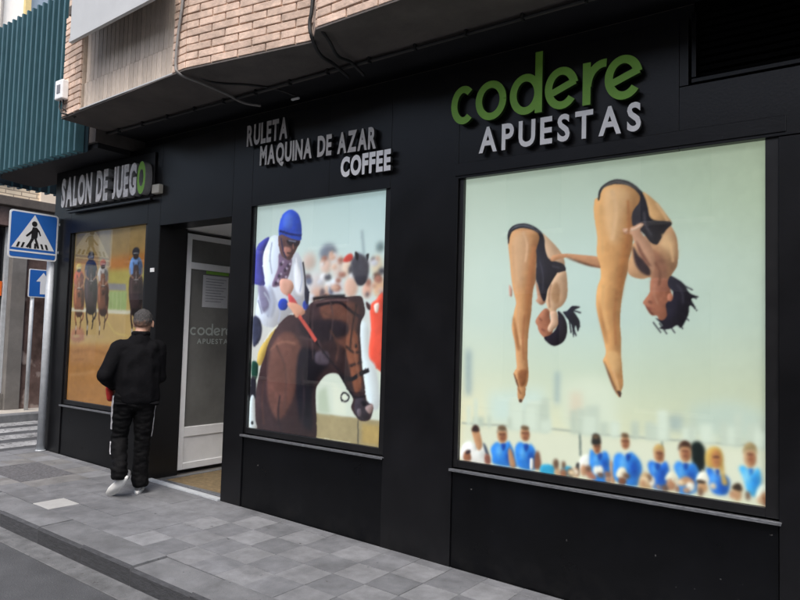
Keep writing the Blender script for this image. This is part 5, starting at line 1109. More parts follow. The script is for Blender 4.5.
lettering('COFFEE', -3.478, -2.985, 2.828, .163, -.022, -.05, sized(XZ, .988), (M['coffee_face'], M['side_dark']), sg, .050, .07)
sg = empty('gaming_hall_sign', (-6.9, -.05, 2.93)); tag(sg, 'deep white letters reading SALON DE JUEGO with a green O, on a black board', 'sign')
bm = bmesh.new(); add_box(bm, -7.66, -5.95, -.022, -.001, 2.93, 3.38, .003); to_obj('board', bm, M['frame'], sg)
bm = bmesh.new(); add_box(bm, -7.54, -5.95, -.060, -.023, 2.885, 2.91, .004); to_obj('ledge', bm, M['frame'], sg)
lettering('SALON DE JUEGO', -7.80, -6.12, 2.975, .345, -.026, -.105, sized(XZ, .976), lambda i, c: (M['green_face' if i == 13 else 'sal_face'], M['side_grey']), sg, .050, .08, .36)
lb = box('light_box', -5.935, -5.815, -.055, -.001, 2.945, 3.035, mat('cream_plastic', (.58, .55, .47), .5, .05), None, .008); tag(lb, 'small cream light box on the facade beside the black sign board', 'light box')
sw = box('wall_plate', -5.965, -5.90, -.010, -.001, 2.165, 2.205, M['white_face'], None, .002); tag(sw, 'tiny white plate on the pier left of the open door', 'wall plate')

# ---- entrance
box('entrance_floor', -6.1, -4.6, .04, 1.8, -.1, .124, M['stone'], shop, 0)
box('entrance_wall', -6.06, -6.02, .334, 1.8, -.1, 2.7, M['stone'], shop, 0); box('entrance_wall', -4.70, -4.66, .334, 1.8, -.1, 2.7, M['whitewall'], shop, 0)  # right and back walls unseen, kept white to bounce light onto the door
box('entrance_wall', -6.1, -4.6, 1.8, 1.84, -.1, 2.7, M['whitewall'], shop, 0); box('entrance_ceiling', -6.1, -4.6, .255, 1.8, 2.64, 2.68, M['whitewall'], shop, 0)
box('door_reveal', -5.852, -5.842, .003, .328, -.05, 2.62, M['frame'], shop, 0)
bm = bmesh.new(); slope_slab(bm, -5.846, -4.764, -.030, .038, -.05, .012); to_obj('threshold', bm, M['galv'], shop)
bm = bmesh.new()
dx0, dx1, y0, y1 = -5.895, -5.850, .335, 1.16
add_box(bm, dx0, dx1, y0, y0 + .062, .168, 2.60, .004); add_box(bm, dx0, dx1, y1 - .062, y1, .168, 2.60, .004)
for z0, z1 in ((2.545, 2.60), (2.235, 2.305), (.50, .60), (.168, .235)): add_box(bm, dx0 + .001, dx1 - .001, y0 + .062, y1 - .062, z0, z1, .004)
door = to_obj('door', bm, M['whitealu'], shop)
box('kick_panel', dx0 + .01, dx1 - .012, y0 + .060, y1 - .060, .232, .502, M['whitealu'], door, .003)
box('pane', dx0 + .018, dx1 - .020, y0 + .058, y1 - .058, .598, 2.238, M['leafglass'], door, 0); box('pane', dx0 + .018, dx1 - .020, y0 + .058, y1 - .058, 2.302, 2.548, M['leafglass'], door, 0)
hd = tube('handle', [(dx1, 1.12, 1.0), (dx1 + .05, 1.12, 1.0), (dx1 + .05, 1.12, 1.35), (dx1, 1.12, 1.35)], .012, M['frame'], door)
DX = dx1 - .020
nt = box('notice', DX, DX + .002, .565, .90, 1.845, 2.185, M['paper'], door, 0); box('notice_header', DX, DX + .002, .60, .90, 2.20, 2.232, M['green_face'], door, 0)
for i in range(9): box('notice_line', DX + .0025, DX + .0032, .60, .87 - (i % 3) * .03, 2.145 - .03 * i, 2.152 - .03 * i, M['ink'], nt, 0)
DF = lambda a, b, d: (d, a, b)
wd_ = empty('lettering', (DX, .7, 1.6), parent=door)
sp = [(.43, .515), (.52, .615), (.625, .72), (.73, .82), (.835, .89), (.89, .98)]
codere_word(sp, 1.545, .085, .018, DX, DX + .0015, DF, (M['frost'], M['frost']), wd_)
lettering('APUESTAS', .52, .975, 1.455, .055, DX, DX + .0015, DF, (M['frost'], M['frost']), wd_, .015, .16)
bm = bmesh.new(); add_box(bm, -5.70, -4.80, .10, 1.25, .125, .136, .004); dm = to_obj('doormat', bm, M['mat_coir']); tag(dm, 'brown coir doormat on the floor inside the open entrance', 'doormat')
bm = bmesh.new()
for q in ((-5.76, -5.703, .07, 1.25), (-5.703, -4.79, .045, .098)): add_box(bm, q[0], q[1], q[2], q[3], .125, .139, .003)
to_obj('border', bm, M['alu'], dm)

# ---- overhanging upper floor
A, B, Cc, Dd, E_, F_, G_ = (-6.41, -.743), (-6.03, -.775), (-4.53, -.833), (-4.347, -.846), (-3.166, -.672), (-3.013, -.805), (2.6, -.905)
inset = .010
core = [(A[0], A[1] + inset), (B[0], B[1] + inset), (B[0], -.69), (Cc[0], -.75), (Cc[0], Cc[1] + inset), (Dd[0], Dd[1] + inset), (E_[0], E_[1] + inset), (F_[0], F_[1] + inset), (G_[0], G_[1] + inset), (2.6, .6), (-6.41, .6)]
bay = prism('brick_bay', core, 3.602, 6.6, XY, M['brickwall'], shop)
lowcore = prism('mortar_bed', [(p[0] + (.002 if p[0] < 0 else 0), p[1] - .002) for p in core[:9]] + [(2.6, -.3), (-6.40, -.3)], 3.6005, 4.60, XY, M['mortar'], bay)
soff = prism('soffit', [(A[0] - .004, A[1] - .006), (Dd[0], Dd[1] - .006), (E_[0], E_[1] - .006), (F_[0] - .006, F_[1] - .006), (2.6, G_[1] - .006), (2.6, -.25), (-6.414, -.25)], 3.588, 3.5995, XY, M['soffit'], shop)
box('soffit_lip', -6.42, 2.6, -.262, -.242, 3.565, 3.74, M['soffit'], shop)
bmesh_b = bmesh.new(); add_box(bmesh_b, -.124, .124, -.010, .03, -.026, .026, .004)
brick_me = bpy.data.meshes.new('brick'); bmesh_b.to_mesh(brick_me); bmesh_b.free(); brick_me.materials.append(M['brick'])
def brick_face(p0, p1, z0, z1, shift=0.0):
    p0, p1 = Vector(p0), Vector(p1); d = p1 - p0; L_ = d.length; d.normalize(); ang = math.atan2(d.y, d.x); row = 0; z = z0
    while z + .052 <= z1:
        s = -((row % 2) * .13 + shift); 
        while s < L_ - .03:
            a0, a1 = max(s + .005, .004), min(s + .253, L_ - .002)
            if a1 - a0 > .03:
                c = p0 + d * (a0 + a1) / 2; o = bpy.data.objects.new('brick', brick_me); COL.objects.link(o); o.parent = bay
                o.location = (c.x + random.uniform(-.001, .001), c.y + random.uniform(-.002, .002), z + .026 + random.uniform(-.0015, .0015)); o.rotation_euler = (0, random.gauss(0, .004), ang); o.scale = ((a1 - a0) / .248, 1, 1)
            s += .26
        z += .061; row += 1
brick_face(A, B, 3.604, 4.60); brick_face(Cc, Dd, 3.604, 4.60, .06); brick_face(Dd, E_, 3.604, 4.60); brick_face(E_, F_, 3.604, 4.4); brick_face(F_, (.1, F_[1] - .055), 3.604, 4.18)
# ribbed cladding in the recess
n = 21
for zz0, zz1 in ((3.612, 3.858), (3.864, 4.60)):
    for i in range(n):
        t0, t1 = i / n, (i + 1) / n; xa, xb = B[0] + .004 + (Cc[0] - B[0] - .008) * t0, B[0] + .004 + (Cc[0] - B[0] - .008) * t1; ya = -.735 - .058 * t0 - (.012 if zz0 < 3.7 else 0)
        box('cladding_rib', xa + .004, xb - .004, ya, ya + .06, zz0, zz1, M['plank'], shop, .006)
prism('recess_trim', [(B[0], B[1] - .006), (Cc[0], Cc[1] - .006), (Cc[0], Cc[1] + .03), (B[0], B[1] + .03)], 3.601, 3.611, XY, M['whitebox'], shop)
pb = prism('parapet_box', [(-5.86, -.985), (-4.43, -1.045), (-4.43, -1.010), (-5.86, -.95)], 4.13, 5.4, XY, M['whitebox'], shop)
prism('parapet_lip', [(-5.865, -.992), (-4.425, -1.052), (-4.425, -1.02), (-5.865, -.96)], 4.118, 4.150, XY, M['whitebox'], pb)
prism('dark_recess_slab', [(-6.0, -.94), (-4.55, -1.0), (-4.55, -.70), (-6.0, -.66)], 4.42, 4.50, XY, M['ledge'], shop)  # dark slab added to make the recess behind the parapet read shaded
# slab under the slatted screen, carried over the side street
slab = prism('cantilever_slab', [(-6.43, -.36), (-8.5, -.36), (-8.86, -.24), (-9.0, .1), (-9.0, .3), (-7.95, .3), (-7.95, 3.0), (-6.43, 3.0)], 3.405, 3.46, XY, M['void'], shop)
box('upper_side_wall', -6.60, -6.418, -.395, 3.0, 3.462, 6.6, M['soffit'], shop, 0)
# ---- teal slatted screen
scr = empty('slatted_screen', (-7.6, -.43, 3.36)); tag(scr, 'tall teal metal screen of upright fins above the pedestrian crossing sign', 'screen')
path = [(-6.56, -.45), (-6.9, -.45), (-7.3, -.45), (-7.7, -.45), (-8.1, -.45), (-8.45, -.45), (-8.75, -.42), (-8.98, -.30), (-9.08, -.10), (-9.10, .2), (-9.10, .6), (-9.10, 1.0)]
pp = [p for p in catmull([(x, y, 0) for x, y in path], False, 12)]
bm = bmesh.new(); inn = [(p.x * 1.0, p.y + .055) for p in pp if p.x > -8.5]
inn = [(p.x, p.y) for p in pp]
A_ = [bm.verts.new((x + .02, y + .045, 3.37)) for x, y in inn]; B_ = [bm.verts.new((x + .02, y + .045, 5.06)) for x, y in inn]
for i in range(len(inn) - 1): bm.faces.new((A_[i], A_[i + 1], B_[i + 1], B_[i]))
bs = to_obj('backing_sheet', bm, M['teal_dark'], scr); md = bs.modifiers.new('th', 'SOLIDIFY'); md.thickness = .004
bm = bmesh.new(); add_box(bm, -.015, .015, -.060, .035, 3.362, 5.13, .006); fin_me = bpy.data.meshes.new('fin'); bm.to_mesh(fin_me); bm.free(); fin_me.materials.append(M['teal'])
acc = 0; last = pp[0]; nxt = .05
for p, q in zip(pp, pp[1:]):
    seg = (q - p).length
    while nxt <= acc + seg:
        t = (nxt - acc) / seg; c = p.lerp(q, t); d = (q - p).normalized()
        o = bpy.data.objects.new('fin', fin_me); COL.objects.link(o); o.parent = scr; o.matrix_parent_inverse = parent_world(scr).inverted()
        o.location = (c.x, c.y, random.uniform(-.006, .006)); o.rotation_euler.z = math.atan2(-d.y, -d.x) ; nxt += .118
    acc += seg

# ---- small fittings on the overhang
al = empty('alarm_box', (-6.34, -.77, 3.74)); tag(al, 'small white alarm box on the brick pier beside the teal screen', 'alarm box')
box('casing', -6.405, -6.265, -.83, -.765, 3.745, 3.93, M['white_face'], al, .010); box('label_strip', -6.36, -6.30, -.8335, -.8305, 3.80, 3.88, M['ink'], al, 0)
tube('lead', [(-6.36, -.79, 3.75), (-6.36, -.80, 3.68), (-6.33, -.79, 3.62), (-6.2, -.72, 3.585)], .008, M['cable'], al); tube('lead', [(-6.31, -.79, 3.75), (-6.31, -.79, 3.66), (-6.25, -.70, 3.585)], .007, M['cable'], al)
def cable(pts, r, m, label): return tag(tube('cable', catmull(pts, False, 6), r, M[m]), label, 'cable')
cable([(-4.40, -.868, 4.9), (-4.405, -.868, 4.4), (-4.395, -.868, 4.15), (-4.43, -.868, 3.9), (-4.44, -.872, 3.66), (-4.42, -.85, 3.575), (-4.40, -.66, 3.56), (-4.43, -.40, 3.565), (-4.44, -.2, 3.55), (-4.3, -.12, 3.52)], .011, 'cable_grey', 'grey cable running down the brick pier and across the soffit')
cable([(-4.38, -.85, 3.63), (-4.36, -.60, 3.583), (-4.15, -.40, 3.58), (-4.0, -.22, 3.57), (-3.9, -.1, 3.53)], .009, 'cable', 'black cable crossing the soffit beside the grey one')
cable([(-3.12, -.735, 4.6), (-3.13, -.735, 3.86), (-3.15, -.735, 3.70), (-3.14, -.72, 3.60), (-3.17, -.60, 3.53), (-3.23, -.40, 3.55), (-3.25, -.2, 3.52)], .013, 'cable', 'thick black cable looping under the recessed brick corner')
cable([(-3.02, -.80, 3.63), (-3.0, -.70, 3.55), (-3.08, -.52, 3.53), (-3.12, -.33, 3.56), (-3.1, -.2, 3.50)], .012, 'cable', 'second black cable hanging right of the looping one')
long_cable = cable([(-7.9, -.275, 3.565), (-6.4, -.278, 3.57), (-5.0, -.276, 3.56), (-3.6, -.278, 3.57), (-2.2, -.276, 3.562), (-.8, -.278, 3.57), (.6, -.276, 3.56), (2.5, -.278, 3.57)], .010, 'cable', 'long black cable clipped along the inner edge of the soffit')
for i in range(22): box('clip', -6.6 + .4 * i, -6.585 + .4 * i, -.295, -.262, 3.545, 3.60, M['cable'], long_cable, .002)
tl = box('connector', -3.94, -3.86, -.12, -.10, 3.50, 3.515, M['white_face'], None, .002); tag(tl, 'small white cable connector under the soffit above RULETA', 'connector')

# ================================================================== SIGNS ON POSTS
ps = empty('crossing_sign', (-7.86, -.075, G(-7.86))); tag(ps, 'blue square pedestrian crossing sign on a grey post at the shop corner', 'road sign')
tube('post', [(-7.86, -.058, G(-7.86) - .05), (-7.86, -.058, 2.86)], .042, M['galv'], ps, 16)
tube('foot_collar', [(-7.86, -.058, G(-7.86)), (-7.86, -.058, G(-7.86) + .012)], .055, M['galv'], ps, 16)
sy, sz, hw = -.300, 2.607, .268
SG = lambda a, b, d: (-7.795 + d, sy + a, sz + b)
def rrect(h, r, n=5):
    o = []
    for cx, cy, t in ((h - r, h - r, 0), (-h + r, h - r, 90), (-h + r, -h + r, 180), (h - r, -h + r, 270)):
        o += [(cx + r * math.cos(math.radians(t + 90 * i / n)), cy + r * math.sin(math.radians(t + 90 * i / n))) for i in range(n + 1)]
    return o
pl = prism('plate', rrect(hw, .035), -.004, .004, SG, M['sign_white'], ps)
prism('blue_field', rrect(hw - .018, .025), .0045, .0060, SG, M['sign_blue'], pl)
prism('white_triangle', [(-.235, -.150), (.235, -.150), (0, .238)], .0065, .0080, SG, M['sign_white'], pl)
bm = bmesh.new()
def fig(pts): add_prism(bm, pts, .0085, .0100, SG)
fig([(.0 + .030 * math.cos(i * .5236), .135 + .032 * math.sin(i * .5236)) for i in range(12)])
fig([(-.018, .098), (.030, .098), (.042, .060), (.038, -.010), (.030, -.030), (-.030, -.030), (-.028, .030)])            # torso
fig([(-.018, .096), (-.028, .060), (-.066, .020), (-.090, -.006), (-.078, -.020), (-.050, .002), (-.016, .035)])          # arm
fig([(.028, .096), (.060, .062), (.078, .010), (.064, .004), (.046, .048), (.030, .060)])
fig([(-.030, -.031), (.004, -.031), (-.022, -.085), (-.060, -.140), (-.084, -.132), (-.050, -.075)])                       # legs
fig([(.005, -.031), (.030, -.031), (.050, -.080), (.064, -.135), (.042, -.140), (.024, -.090)])
to_obj('walking_figure', bm, M['sign_black'], pl)
for i, xo in enumerate((-.175, -.125, -.035, .02, .105, .155)):
    s = .35 * (-1 if xo > .05 else (1 if xo < -.05 else 0)); t = .058
    prism('zebra_bar', [(xo - .013, -.142), (xo + .011, -.142), (xo + .011 + s * t, -.142 + t), (xo - .013 + s * t, -.142 + t)], .0085, .0098, SG, M['sign_black'], pl)
prism('blue_strip_line', [(-.249, -.196), (.249, -.196), (.249, -.178), (-.249, -.178)], .0065, .0080, SG, M['sign_white'], pl)
for zz in (2.45, 2.78): box('bracket', -7.825, -7.80, -.115, -.005, zz - .015, zz + .015, M['galv'], ps, .002)

ar = empty('one_way_sign', (-11.0, 1.22, .262)); tag(ar, 'small blue arrow sign on a thin post across the side street', 'road sign')
tube('post', [(-11.0, 1.222, .25), (-11.0, 1.222, 2.47)], .030, M['galv'], ar, 12)
AG = lambda a, b, d: (-10.965 + d, 1.36 + a, 2.27 + b)
pl = prism('plate', rrect(.225, .02), -.003, .003, AG, M['sign_white'], ar); prism('blue_field', rrect(.210, .015), .0035, .0050, AG, M['sign_blue'], pl)
prism('arrow', [(-.045, -.17), (.045, -.17), (.045, .03), (.11, .03), (0, .175), (-.11, .03), (-.045, .03)], .0055, .0070, AG, M['sign_white'], pl)

# ================================================================== OTHER BUILDINGS
fb = empty('corner_building', (-11.3, 4, .26)); tag(fb, 'cream brick building with brown marble ground floor across the side street', 'building')
FX = -11.23
box('upper_wall', -20, FX - .02, -.2, 12, 3.62, 5.6, M['creambrick'], fb, 0)
box('pilaster', FX - .03, FX + .02, 1.36, 2.4, 3.62, 5.6, M['cream'], fb, .01); box('ledge', FX - .3, FX + .10, -.35, 12, 3.47, 3.618, M['ledge'], fb, .012); box('sign_band', FX - .3, FX + .02, -.25, 12, 3.16, 3.468, M['marble'], fb)
for y0, y1 in ((1.205, 1.75), (1.755, 2.3), (2.305, 2.85), (2.855, 3.4)): box('marble_panel', FX - .2, FX, y0, y1, .2, 3.158, M['marble'], fb, .004)
box('column', FX - .25, FX + .05, .97, 1.20, .2, 3.158, M['stone'], fb, .01); box('stall_riser', FX - .2, FX, -.2, .968, .2, .52, M['stone'], fb)
box('shop_pane', FX - .14, FX - .12, -.2, .968, .52, 3.15, M['darkglass'], fb, 0); sf = box('shop_frame', FX - .12, FX - .06, .91, .968, .522, 3.15, M['galv'], fb)
box('shop_lamp', FX - .115, FX - .09, .35, .90, 2.05, 2.28, M['orange'], fb, .004); box('display', FX - .115, FX - .09, .55, .905, .56, 1.05, M['whitewall'], fb, .02); box('wall_remainder', FX - .2, FX - .02, 3.404, 12, .2, 3.158, M['stone'], fb)  # orange box is the shop's lamp, its glow put into the colour
box('core', -20, FX - .26, -.19, 11.9, .1, 3.46, M['stone'], fb, 0)
wf = box('window', FX - .02, FX + .01, -.1, 1.02, 3.82, 5.3, M['frame'], fb)
for i in range(5): box('grille_bar', FX + .03, FX + .05, .10 + .18 * i, .12 + .18 * i, 3.80, 5.3, M['frame'], wf, 0)

wb = empty('white_building', (-19, 5, .1)); tag(wb, 'white rendered block with ochre window frame seen above the teal screen', 'building')
box('wall', -26, -18.6, 1.0, 4.12, 6.3, 18, M['whitewall'], wb, 0)
box('window_frame', -18.75, -18.5, 4.12, 4.27, 6.3, 18, M['yellow'], wb); box('glazing', -18.9, -18.7, 4.27, 7.5, 6.3, 18, M['winglass'], wb, 0); box('downpipe', -18.58, -18.5, 3.55, 3.60, 6.3, 18, M['shutter'], wb)
box('podium', -26, -20.2, 1.0, 9, .1, 6.29, M['whitewall'], wb, 0)

op = empty('terrace_building', (-3, -10, 0)); tag(op, 'sand rendered building with shuttered windows across the main street', 'building')
box('wall', -24, 16, -16, -9.6, -1, 6.2, M['sand'], op, 0); box('cornice', -24.1, 16.1, -9.9, -9.35, 6.2, 6.4, M['cream'], op)
for fl in range(2):
    for i in range(13):
        xx = -22 + 3 * i; zz = .3 + 3.1 * fl
        w = box('window', xx, xx + 1.3, -9.62, -9.56, zz + (.6 if fl else 0), zz + 2.3, M['darkglass'], op, 0); box('shutter_box', xx - .03, xx + 1.33, -9.60, -9.50, zz + 2.3, zz + 2.52, M['shutter'], w); box('window_sill', xx - .06, xx + 1.36, -9.60, -9.45, zz + (.52 if fl else -.08), zz + (.6 if fl else 0), M['cream'], w)

# ================================================================== PERSON
MP = {k: mat(*v) for k, v in dict(skin=('skin', (.46, .26, .18), .55, .12, 18), hair=('grey_short_hair', (.075, .072, .072), .75, .55, 90, 1.0, 190), jacket=('black_jacket_cloth', (.0040, .0040, .0052), .85, .25, 12, .35, 55),
      trousers=('black_track_trousers', (.0036, .0036, .0042), .75, .25, 12, .3, 50), stripe=('white_stripe', (.50, .50, .53), .6, .3, 30), shoe=('white_trainer', (.26, .26, .27), .6, .5, 30), sole=('white_rubber_sole', (.80, .80, .78), .6, .08, 14), red=('red_fabric', (.42, .018, .015), .7, .15, 16)).items()}
for k_ in ('jacket', 'trousers', 'hair'): MP[k_].node_tree.nodes['Principled BSDF'].inputs['Specular IOR Level'].default_value = .12
def capsule(bm, p0, r0, p1, r1, flat=None):
    b = bmesh.new(); p0, p1 = Vector(p0), Vector(p1)
    for p, r in ((p0, r0), (p1, r1)):
        r = r if isinstance(r, tuple) else (r, r, r)
        bmesh.ops.create_icosphere(b, subdivisions=2, radius=1, matrix=Matrix.Translation(p) @ Matrix.Diagonal((*r, 1)))
    h = bmesh.ops.convex_hull(b, input=b.verts[:]); dele = [g for g in h['geom_interior'] + h['geom_unused'] if isinstance(g, bmesh.types.BMVert)]
    bmesh.ops.delete(b, geom=list(set(dele)), context='VERTS')
    bmesh.ops.recalc_face_normals(b, faces=b.faces[:])
    t = bpy.data.meshes.new('t'); b.to_mesh(t); b.free(); bm.from_mesh(t); bpy.data.meshes.remove(t)
def blob(name, caps, voxel, m, parent, wrinkle=0.0, wscale=10.0, smooth=6, stretch=(1, 1, 1)):
    bm = bmesh.new()
    for c in caps: capsule(bm, *c)
    me = bpy.data.meshes.new('t'); bm.to_mesh(me); bm.free(); ob = bpy.data.objects.new('t', me); COL.objects.link(ob)
    r = ob.modifiers.new('r', 'REMESH'); r.mode = 'VOXEL'; r.voxel_size = voxel; s = ob.modifiers.new('s', 'SMOOTH'); s.factor = .5; s.iterations = smooth
    dg = bpy.context.evaluated_depsgraph_get(); res = bpy.data.meshes.new_from_object(ob.evaluated_get(dg)); bpy.data.objects.remove(ob); bpy.data.meshes.remove(me)
    if wrinkle:
        for v in res.vertices:
            q = Vector((v.co.x * stretch[0], v.co.y * stretch[1], v.co.z * stretch[2])) * wscale
            w = 1 - abs(noise.noise(q)) * 2; v.co += v.normal * wrinkle * (w * .7 + noise.noise(q * 2.3) * .5)
    for p in res.polygons: p.use_smooth = True
    res.name = name
    o = bpy.data.objects.new(name, res); COL.objects.link(o); res.materials.append(m); o.parent = parent; return o
# local frame: x to his right, y forward (away from the camera), z up
px, py = -5.41, -.40
man = empty('person', (px, py, G(px)), math.atan2(.539, .843) * -1 + math.radians(90) - math.radians(0))
fwd = Vector((-.843, .539)); man.rotation_euler.z = math.atan2(fwd.y, fwd.x) - math.pi / 2
tag(man, 'man in black jacket and black track trousers with white side stripe walking away', 'person')
c0 = -.05
Lk, Rk = (-.165, .07, .50), (.030, .05, .48); La, Ra = (-.150, -.12, .200), (.022, .085, .085); Lh, Rh = (-.135, -.005, .86), (.030, .0, .86)
Lsh, Rsh = (-.195, 0, 1.300), (.115, .02, 1.300); Lel, Rel = (-.300, -.075, 1.060), (.145, .05, 1.04); Lwr, Rwr = (-.235, .13, .955), (.095, .22, .98)
hc = Vector((-.015, .045, 1.535))
hcaps = [(hc + Vector((0, 0, .02)), (.082, .098, .096), hc + Vector((.008, .03, -.06)), (.062, .068, .060)), (hc + Vector((.045, .075, -.02)), .016, hc + Vector((.052, .083, -.04)), .014)]
for ex, ey in ((-.070, .045), (.084, -.018)): hcaps.append((hc + Vector((ex, ey, -.008)), (.013, .018, .028), hc + Vector((ex * 1.02, ey - .006, -.034)), (.010, .013, .018)))
body = hcaps + [(hc + Vector((0, -.01, -.05)), .055, (-.04, .0, 1.38), .060), ((-.16, .0, 1.30), .06, (.08, .0, 1.30), .06), ((c0, .0, 1.25), (.15, .09, .1), (c0, .0, 1.0), (.13, .09, .1)), ((c0, 0, 1.0), (.13, .09, .1), (c0 + .005, 0, .88), (.14, .09, .08)),
        (Lsh, .052, Lel, .040), (Lel, .040, Lwr, .027), (Rsh, .052, Rel, .040), (Rel, .040, Rwr, .027), (Lh, .075, Lk, .050), (Lk, .050, La, .036), (Rh, .075, Rk, .050), (Rk, .050, Ra, .036)]
def hand(wr, d, side):
    wr = Vector(wr); d = Vector(d).normalized(); s = d.cross(Vector((0, 0, 1))).normalized(); u = s.cross(d); c = [(wr, .024, wr + d * .075, (.022, .022, .030))]
    for i, ln in enumerate((.066, .076, .072, .056)):
        b = wr + d * .08 + u * (.026 - .0175 * i); k = b + d * ln * .5 - s * side * .010; c += [(b, .0085, k, .0080), (k, .0080, k + d * ln * .25 - s * side * .028, .0070)]
    t = wr + d * .03 + u * .028; c += [(t, .011, t + d * .035 + u * .020 - s * side * .015, .009), (t + d * .035 + u * .020 - s * side * .015, .009, t + d * .06 + u * .014 - s * side * .030, .008)]
    return c
body += hand(Lwr, (.04, .5, -.85), 1) + hand(Rwr, (-.3, .8, -.2), -1)
blob('body', body, .0075, MP['skin'], man, smooth=3)
hair_o = blob('hair', [(hc + Vector((0, -.002, .024)), (.0850, .1005, .0985), hc + Vector((-.003, -.020, .006)), (.0825, .088, .048)), (hc + Vector((-.006, -.046, -.010)), (.064, .052, .030), hc + Vector((-.006, -.048, -.030)), (.050, .044, .012))], .006, MP['hair'], man, .0035, 70, 2)
fa = hair_o.data.attributes.new('fade', 'FLOAT', 'POINT'); m_ = MP['hair']; n_, l_ = m_.node_tree.nodes, m_.node_tree.links
for i_, v in enumerate(hair_o.data.vertices):
    h_ = (v.co.z - (hc.z - .045)) / .065 + noise.noise(v.co * 45) * .45; fa.data[i_].value = min(max(h_, 0), 1)
at_ = n_.new('ShaderNodeAttribute'); at_.attribute_name = 'fade'; mx_ = n_.new('ShaderNodeMix'); mx_.data_type = 'RGBA'; mx_.inputs['A'].default_value = (.36, .215, .155, 1)
p_ = n_['Principled BSDF']; l_.new(p_.inputs['Base Color'].links[0].from_socket, mx_.inputs['B']); l_.new(at_.outputs['Fac'], mx_.inputs['Factor']); l_.new(mx_.outputs['Result'], p_.inputs['Base Color'])
jk = [((-.165, .0, 1.305), (.075, .09, .070), (.085, .01, 1.305), (.075, .09, .070)), ((-.035, .005, 1.35), (.11, .08, .05), (-.03, .01, 1.425), (.064, .068, .018)),
      ((c0 + .005, .0, 1.25), (.190, .125, .11), (c0 + .01, -.01, 1.05), (.190, .140, .12)), ((c0 + .01, -.01, 1.05), (.188, .140, .12), (c0 + .022, 0, .835), (.190, .135, .05)),
      (Lsh, .078, Lel, .062), (Lel, .068, (Lwr[0] - .002, Lwr[1] - .02, Lwr[2] + .01), .046), (Rsh, .078, Rel, .060), (Rel, .066, (Rwr[0], Rwr[1] - .02, Rwr[2]), .046)]
blob('jacket', jk, .011, MP['jacket'], man, .013, 7, 4, (1, 1, .8))
blob('collar', [((-.06, -.03, 1.428), .026, (.0, -.035, 1.428), .026), ((-.085, .02, 1.43), .024, (-.06, -.03, 1.428), .026), ((.03, .02, 1.43), .024, (.0, -.035, 1.428), .026)], .007, MP['jacket'], man, .003, 20, 3)
blob('hem_band', [((c0 - .135, .0, .815), (.045, .11, .020), (c0 + .17, .0, .815), (.045, .11, .020))], .008, MP['jacket'], man, .004, 16, 3)
tr = [((c0 + .02, 0, .90), (.165, .115, .08), (c0 + .01, 0, .82), (.160, .115, .08)), (Lh, .098, Lk, .068), (Lk, .068, (La[0], La[1] + .01, La[2] + .04), .062), ((La[0], La[1] + .01, La[2] + .07), .066, (La[0] + .005, La[1] + .01, La[2] - .005), (.064, .070, .03)),
      (Rh, .098, Rk, .068), (Rk, .068, (Ra[0], Ra[1] - .01, Ra[2] + .06), .062), ((Ra[0], Ra[1] - .01, Ra[2] + .10), .068, (Ra[0] + .005, Ra[1] - .01, Ra[2] + .0), (.072, .078, .03))]
trs = blob('trousers', tr, .010, MP['trousers'], man, .016, 9, 3, (1, 1, 1.9))
# white side stripe: a band laid on the outer left leg
def leg_stripe(path, name='side_stripe'):
    bm = bmesh.new(); prev = None
    for p, wv in path:
        p = Vector(p); a_, b_ = bm.verts.new(p + Vector((.0, -.009, 0))), bm.verts.new(p + Vector((-.004, .009, 0)))
        if prev: bm.faces.new((prev[0], prev[1], b_, a_))
        prev = (a_, b_)
    o = to_obj(name, bm, MP['stripe'], None); o.parent = trs; sw_ = o.modifiers.new('w', 'SHRINKWRAP'); sw_.target = trs; sw_.offset = .004; sw_.wrap_method = 'NEAREST_SURFACEPOINT'; th_ = o.modifiers.new('t', 'SOLIDIFY'); th_.thickness = .002; th_.offset = 1
    return o
def lerp(p, q, t): return tuple(p[i] + (q[i] - p[i]) * t for i in range(3))
for off in (-.022, .012):
    pa = [(tuple(Vector(lerp(Lh, Lk, t)) + Vector((-.11 + .02 * t, -.035 + off, 0))), 0) for t in [i / 14 for i in range(-1, 12)]]
    pb_ = [(tuple(Vector(lerp(Lk, La, t)) + Vector((-.09, -.025 + off, 0))), 0) for t in [i / 12 for i in range(1, 6)]]
    leg_stripe(pa); leg_stripe(pb_)
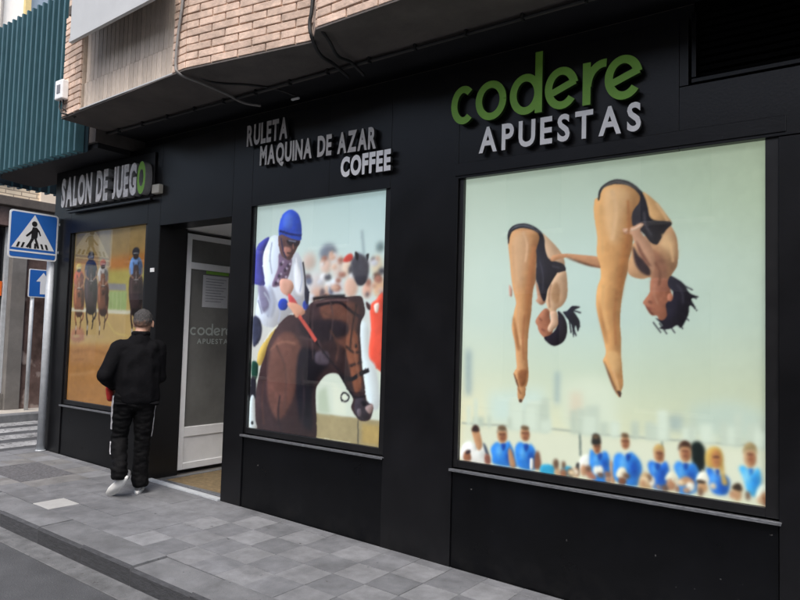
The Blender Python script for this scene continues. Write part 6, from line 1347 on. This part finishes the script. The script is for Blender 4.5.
ps_ = [(tuple(Vector(lerp(Rh, Rk, t)) + Vector((.10 - .02 * t, -.03, 0))), 0) for t in [i / 12 for i in range(0, 12)]]; leg_stripe(ps_)
def shoe(heel, toe, nrm, name='shoe'):
    """heel and toe points on the sole, nrm = up direction of the shoe"""
    heel, toe, nrm = Vector(heel), Vector(toe), Vector(nrm).normalized(); d = (toe - heel).normalized(); s = d.cross(nrm).normalized(); nrm = s.cross(d)
    P = lambda a_, b_, c_: heel + d * a_ + s * b_ + nrm * c_
    L_ = (toe - heel).length
    u = blob(name, [(P(.04, 0, .05), .036, P(L_ - .06, 0, .042), .036), (P(.045, 0, .06), .036, P(.05, 0, .095), .034), (P(L_ * .5, 0, .06), .034, P(L_ - .045, 0, .036), (.036, .036, .026))], .007, MP['shoe'], man, 0, 1, 4)
    bm = bmesh.new(); n = 28; ring = []
    for i in range(n):
        t = 2 * math.pi * i / n; a_ = L_ / 2 + L_ / 2 * math.cos(t) * 1.02; w_ = (.040 + .010 * math.cos(t)) * math.copysign(abs(math.sin(t)) ** .75, math.sin(t)); ring.append((a_, w_))
    add_prism(bm, ring, -.004, .024, lambda a_, b_, c_: P(a_, b_, c_)); bmesh.ops.bevel(bm, geom=[e for e in bm.edges], offset=.003, segments=1, affect='EDGES'); o = to_obj('sole', bm, MP['sole'], None, True); o.parent = u
    for i in range(3): 
        pts_ = [P(L_ * .52 + .022 * i, q, .092 - .012 * i - abs(q) * .5) for q in (-.026, -.01, .01, .026)]; ob = tube('lace', pts_, .003, MP['sole'], None); ob.parent = u
    return u
shoe((-.085, -.165, .190), (-.235, .000, .012), (.15, .92, .35)); shoe((.005, .020, .004), (.035, .290, .004), (0, 0, 1))
# red pouch in his left hand
pc = blob('red_pouch', [((Lwr[0] - .040, Lwr[1] - .010, .935), (.026, .040, .03), (Lwr[0] - .022, Lwr[1] + .000, .845), (.032, .042, .03))], .007, MP['red'], None, .003, 25, 4)
pc.location = man.location; pc.rotation_euler = man.rotation_euler
tag(pc, 'red fabric pouch in the left hand of the man in black', 'pouch')
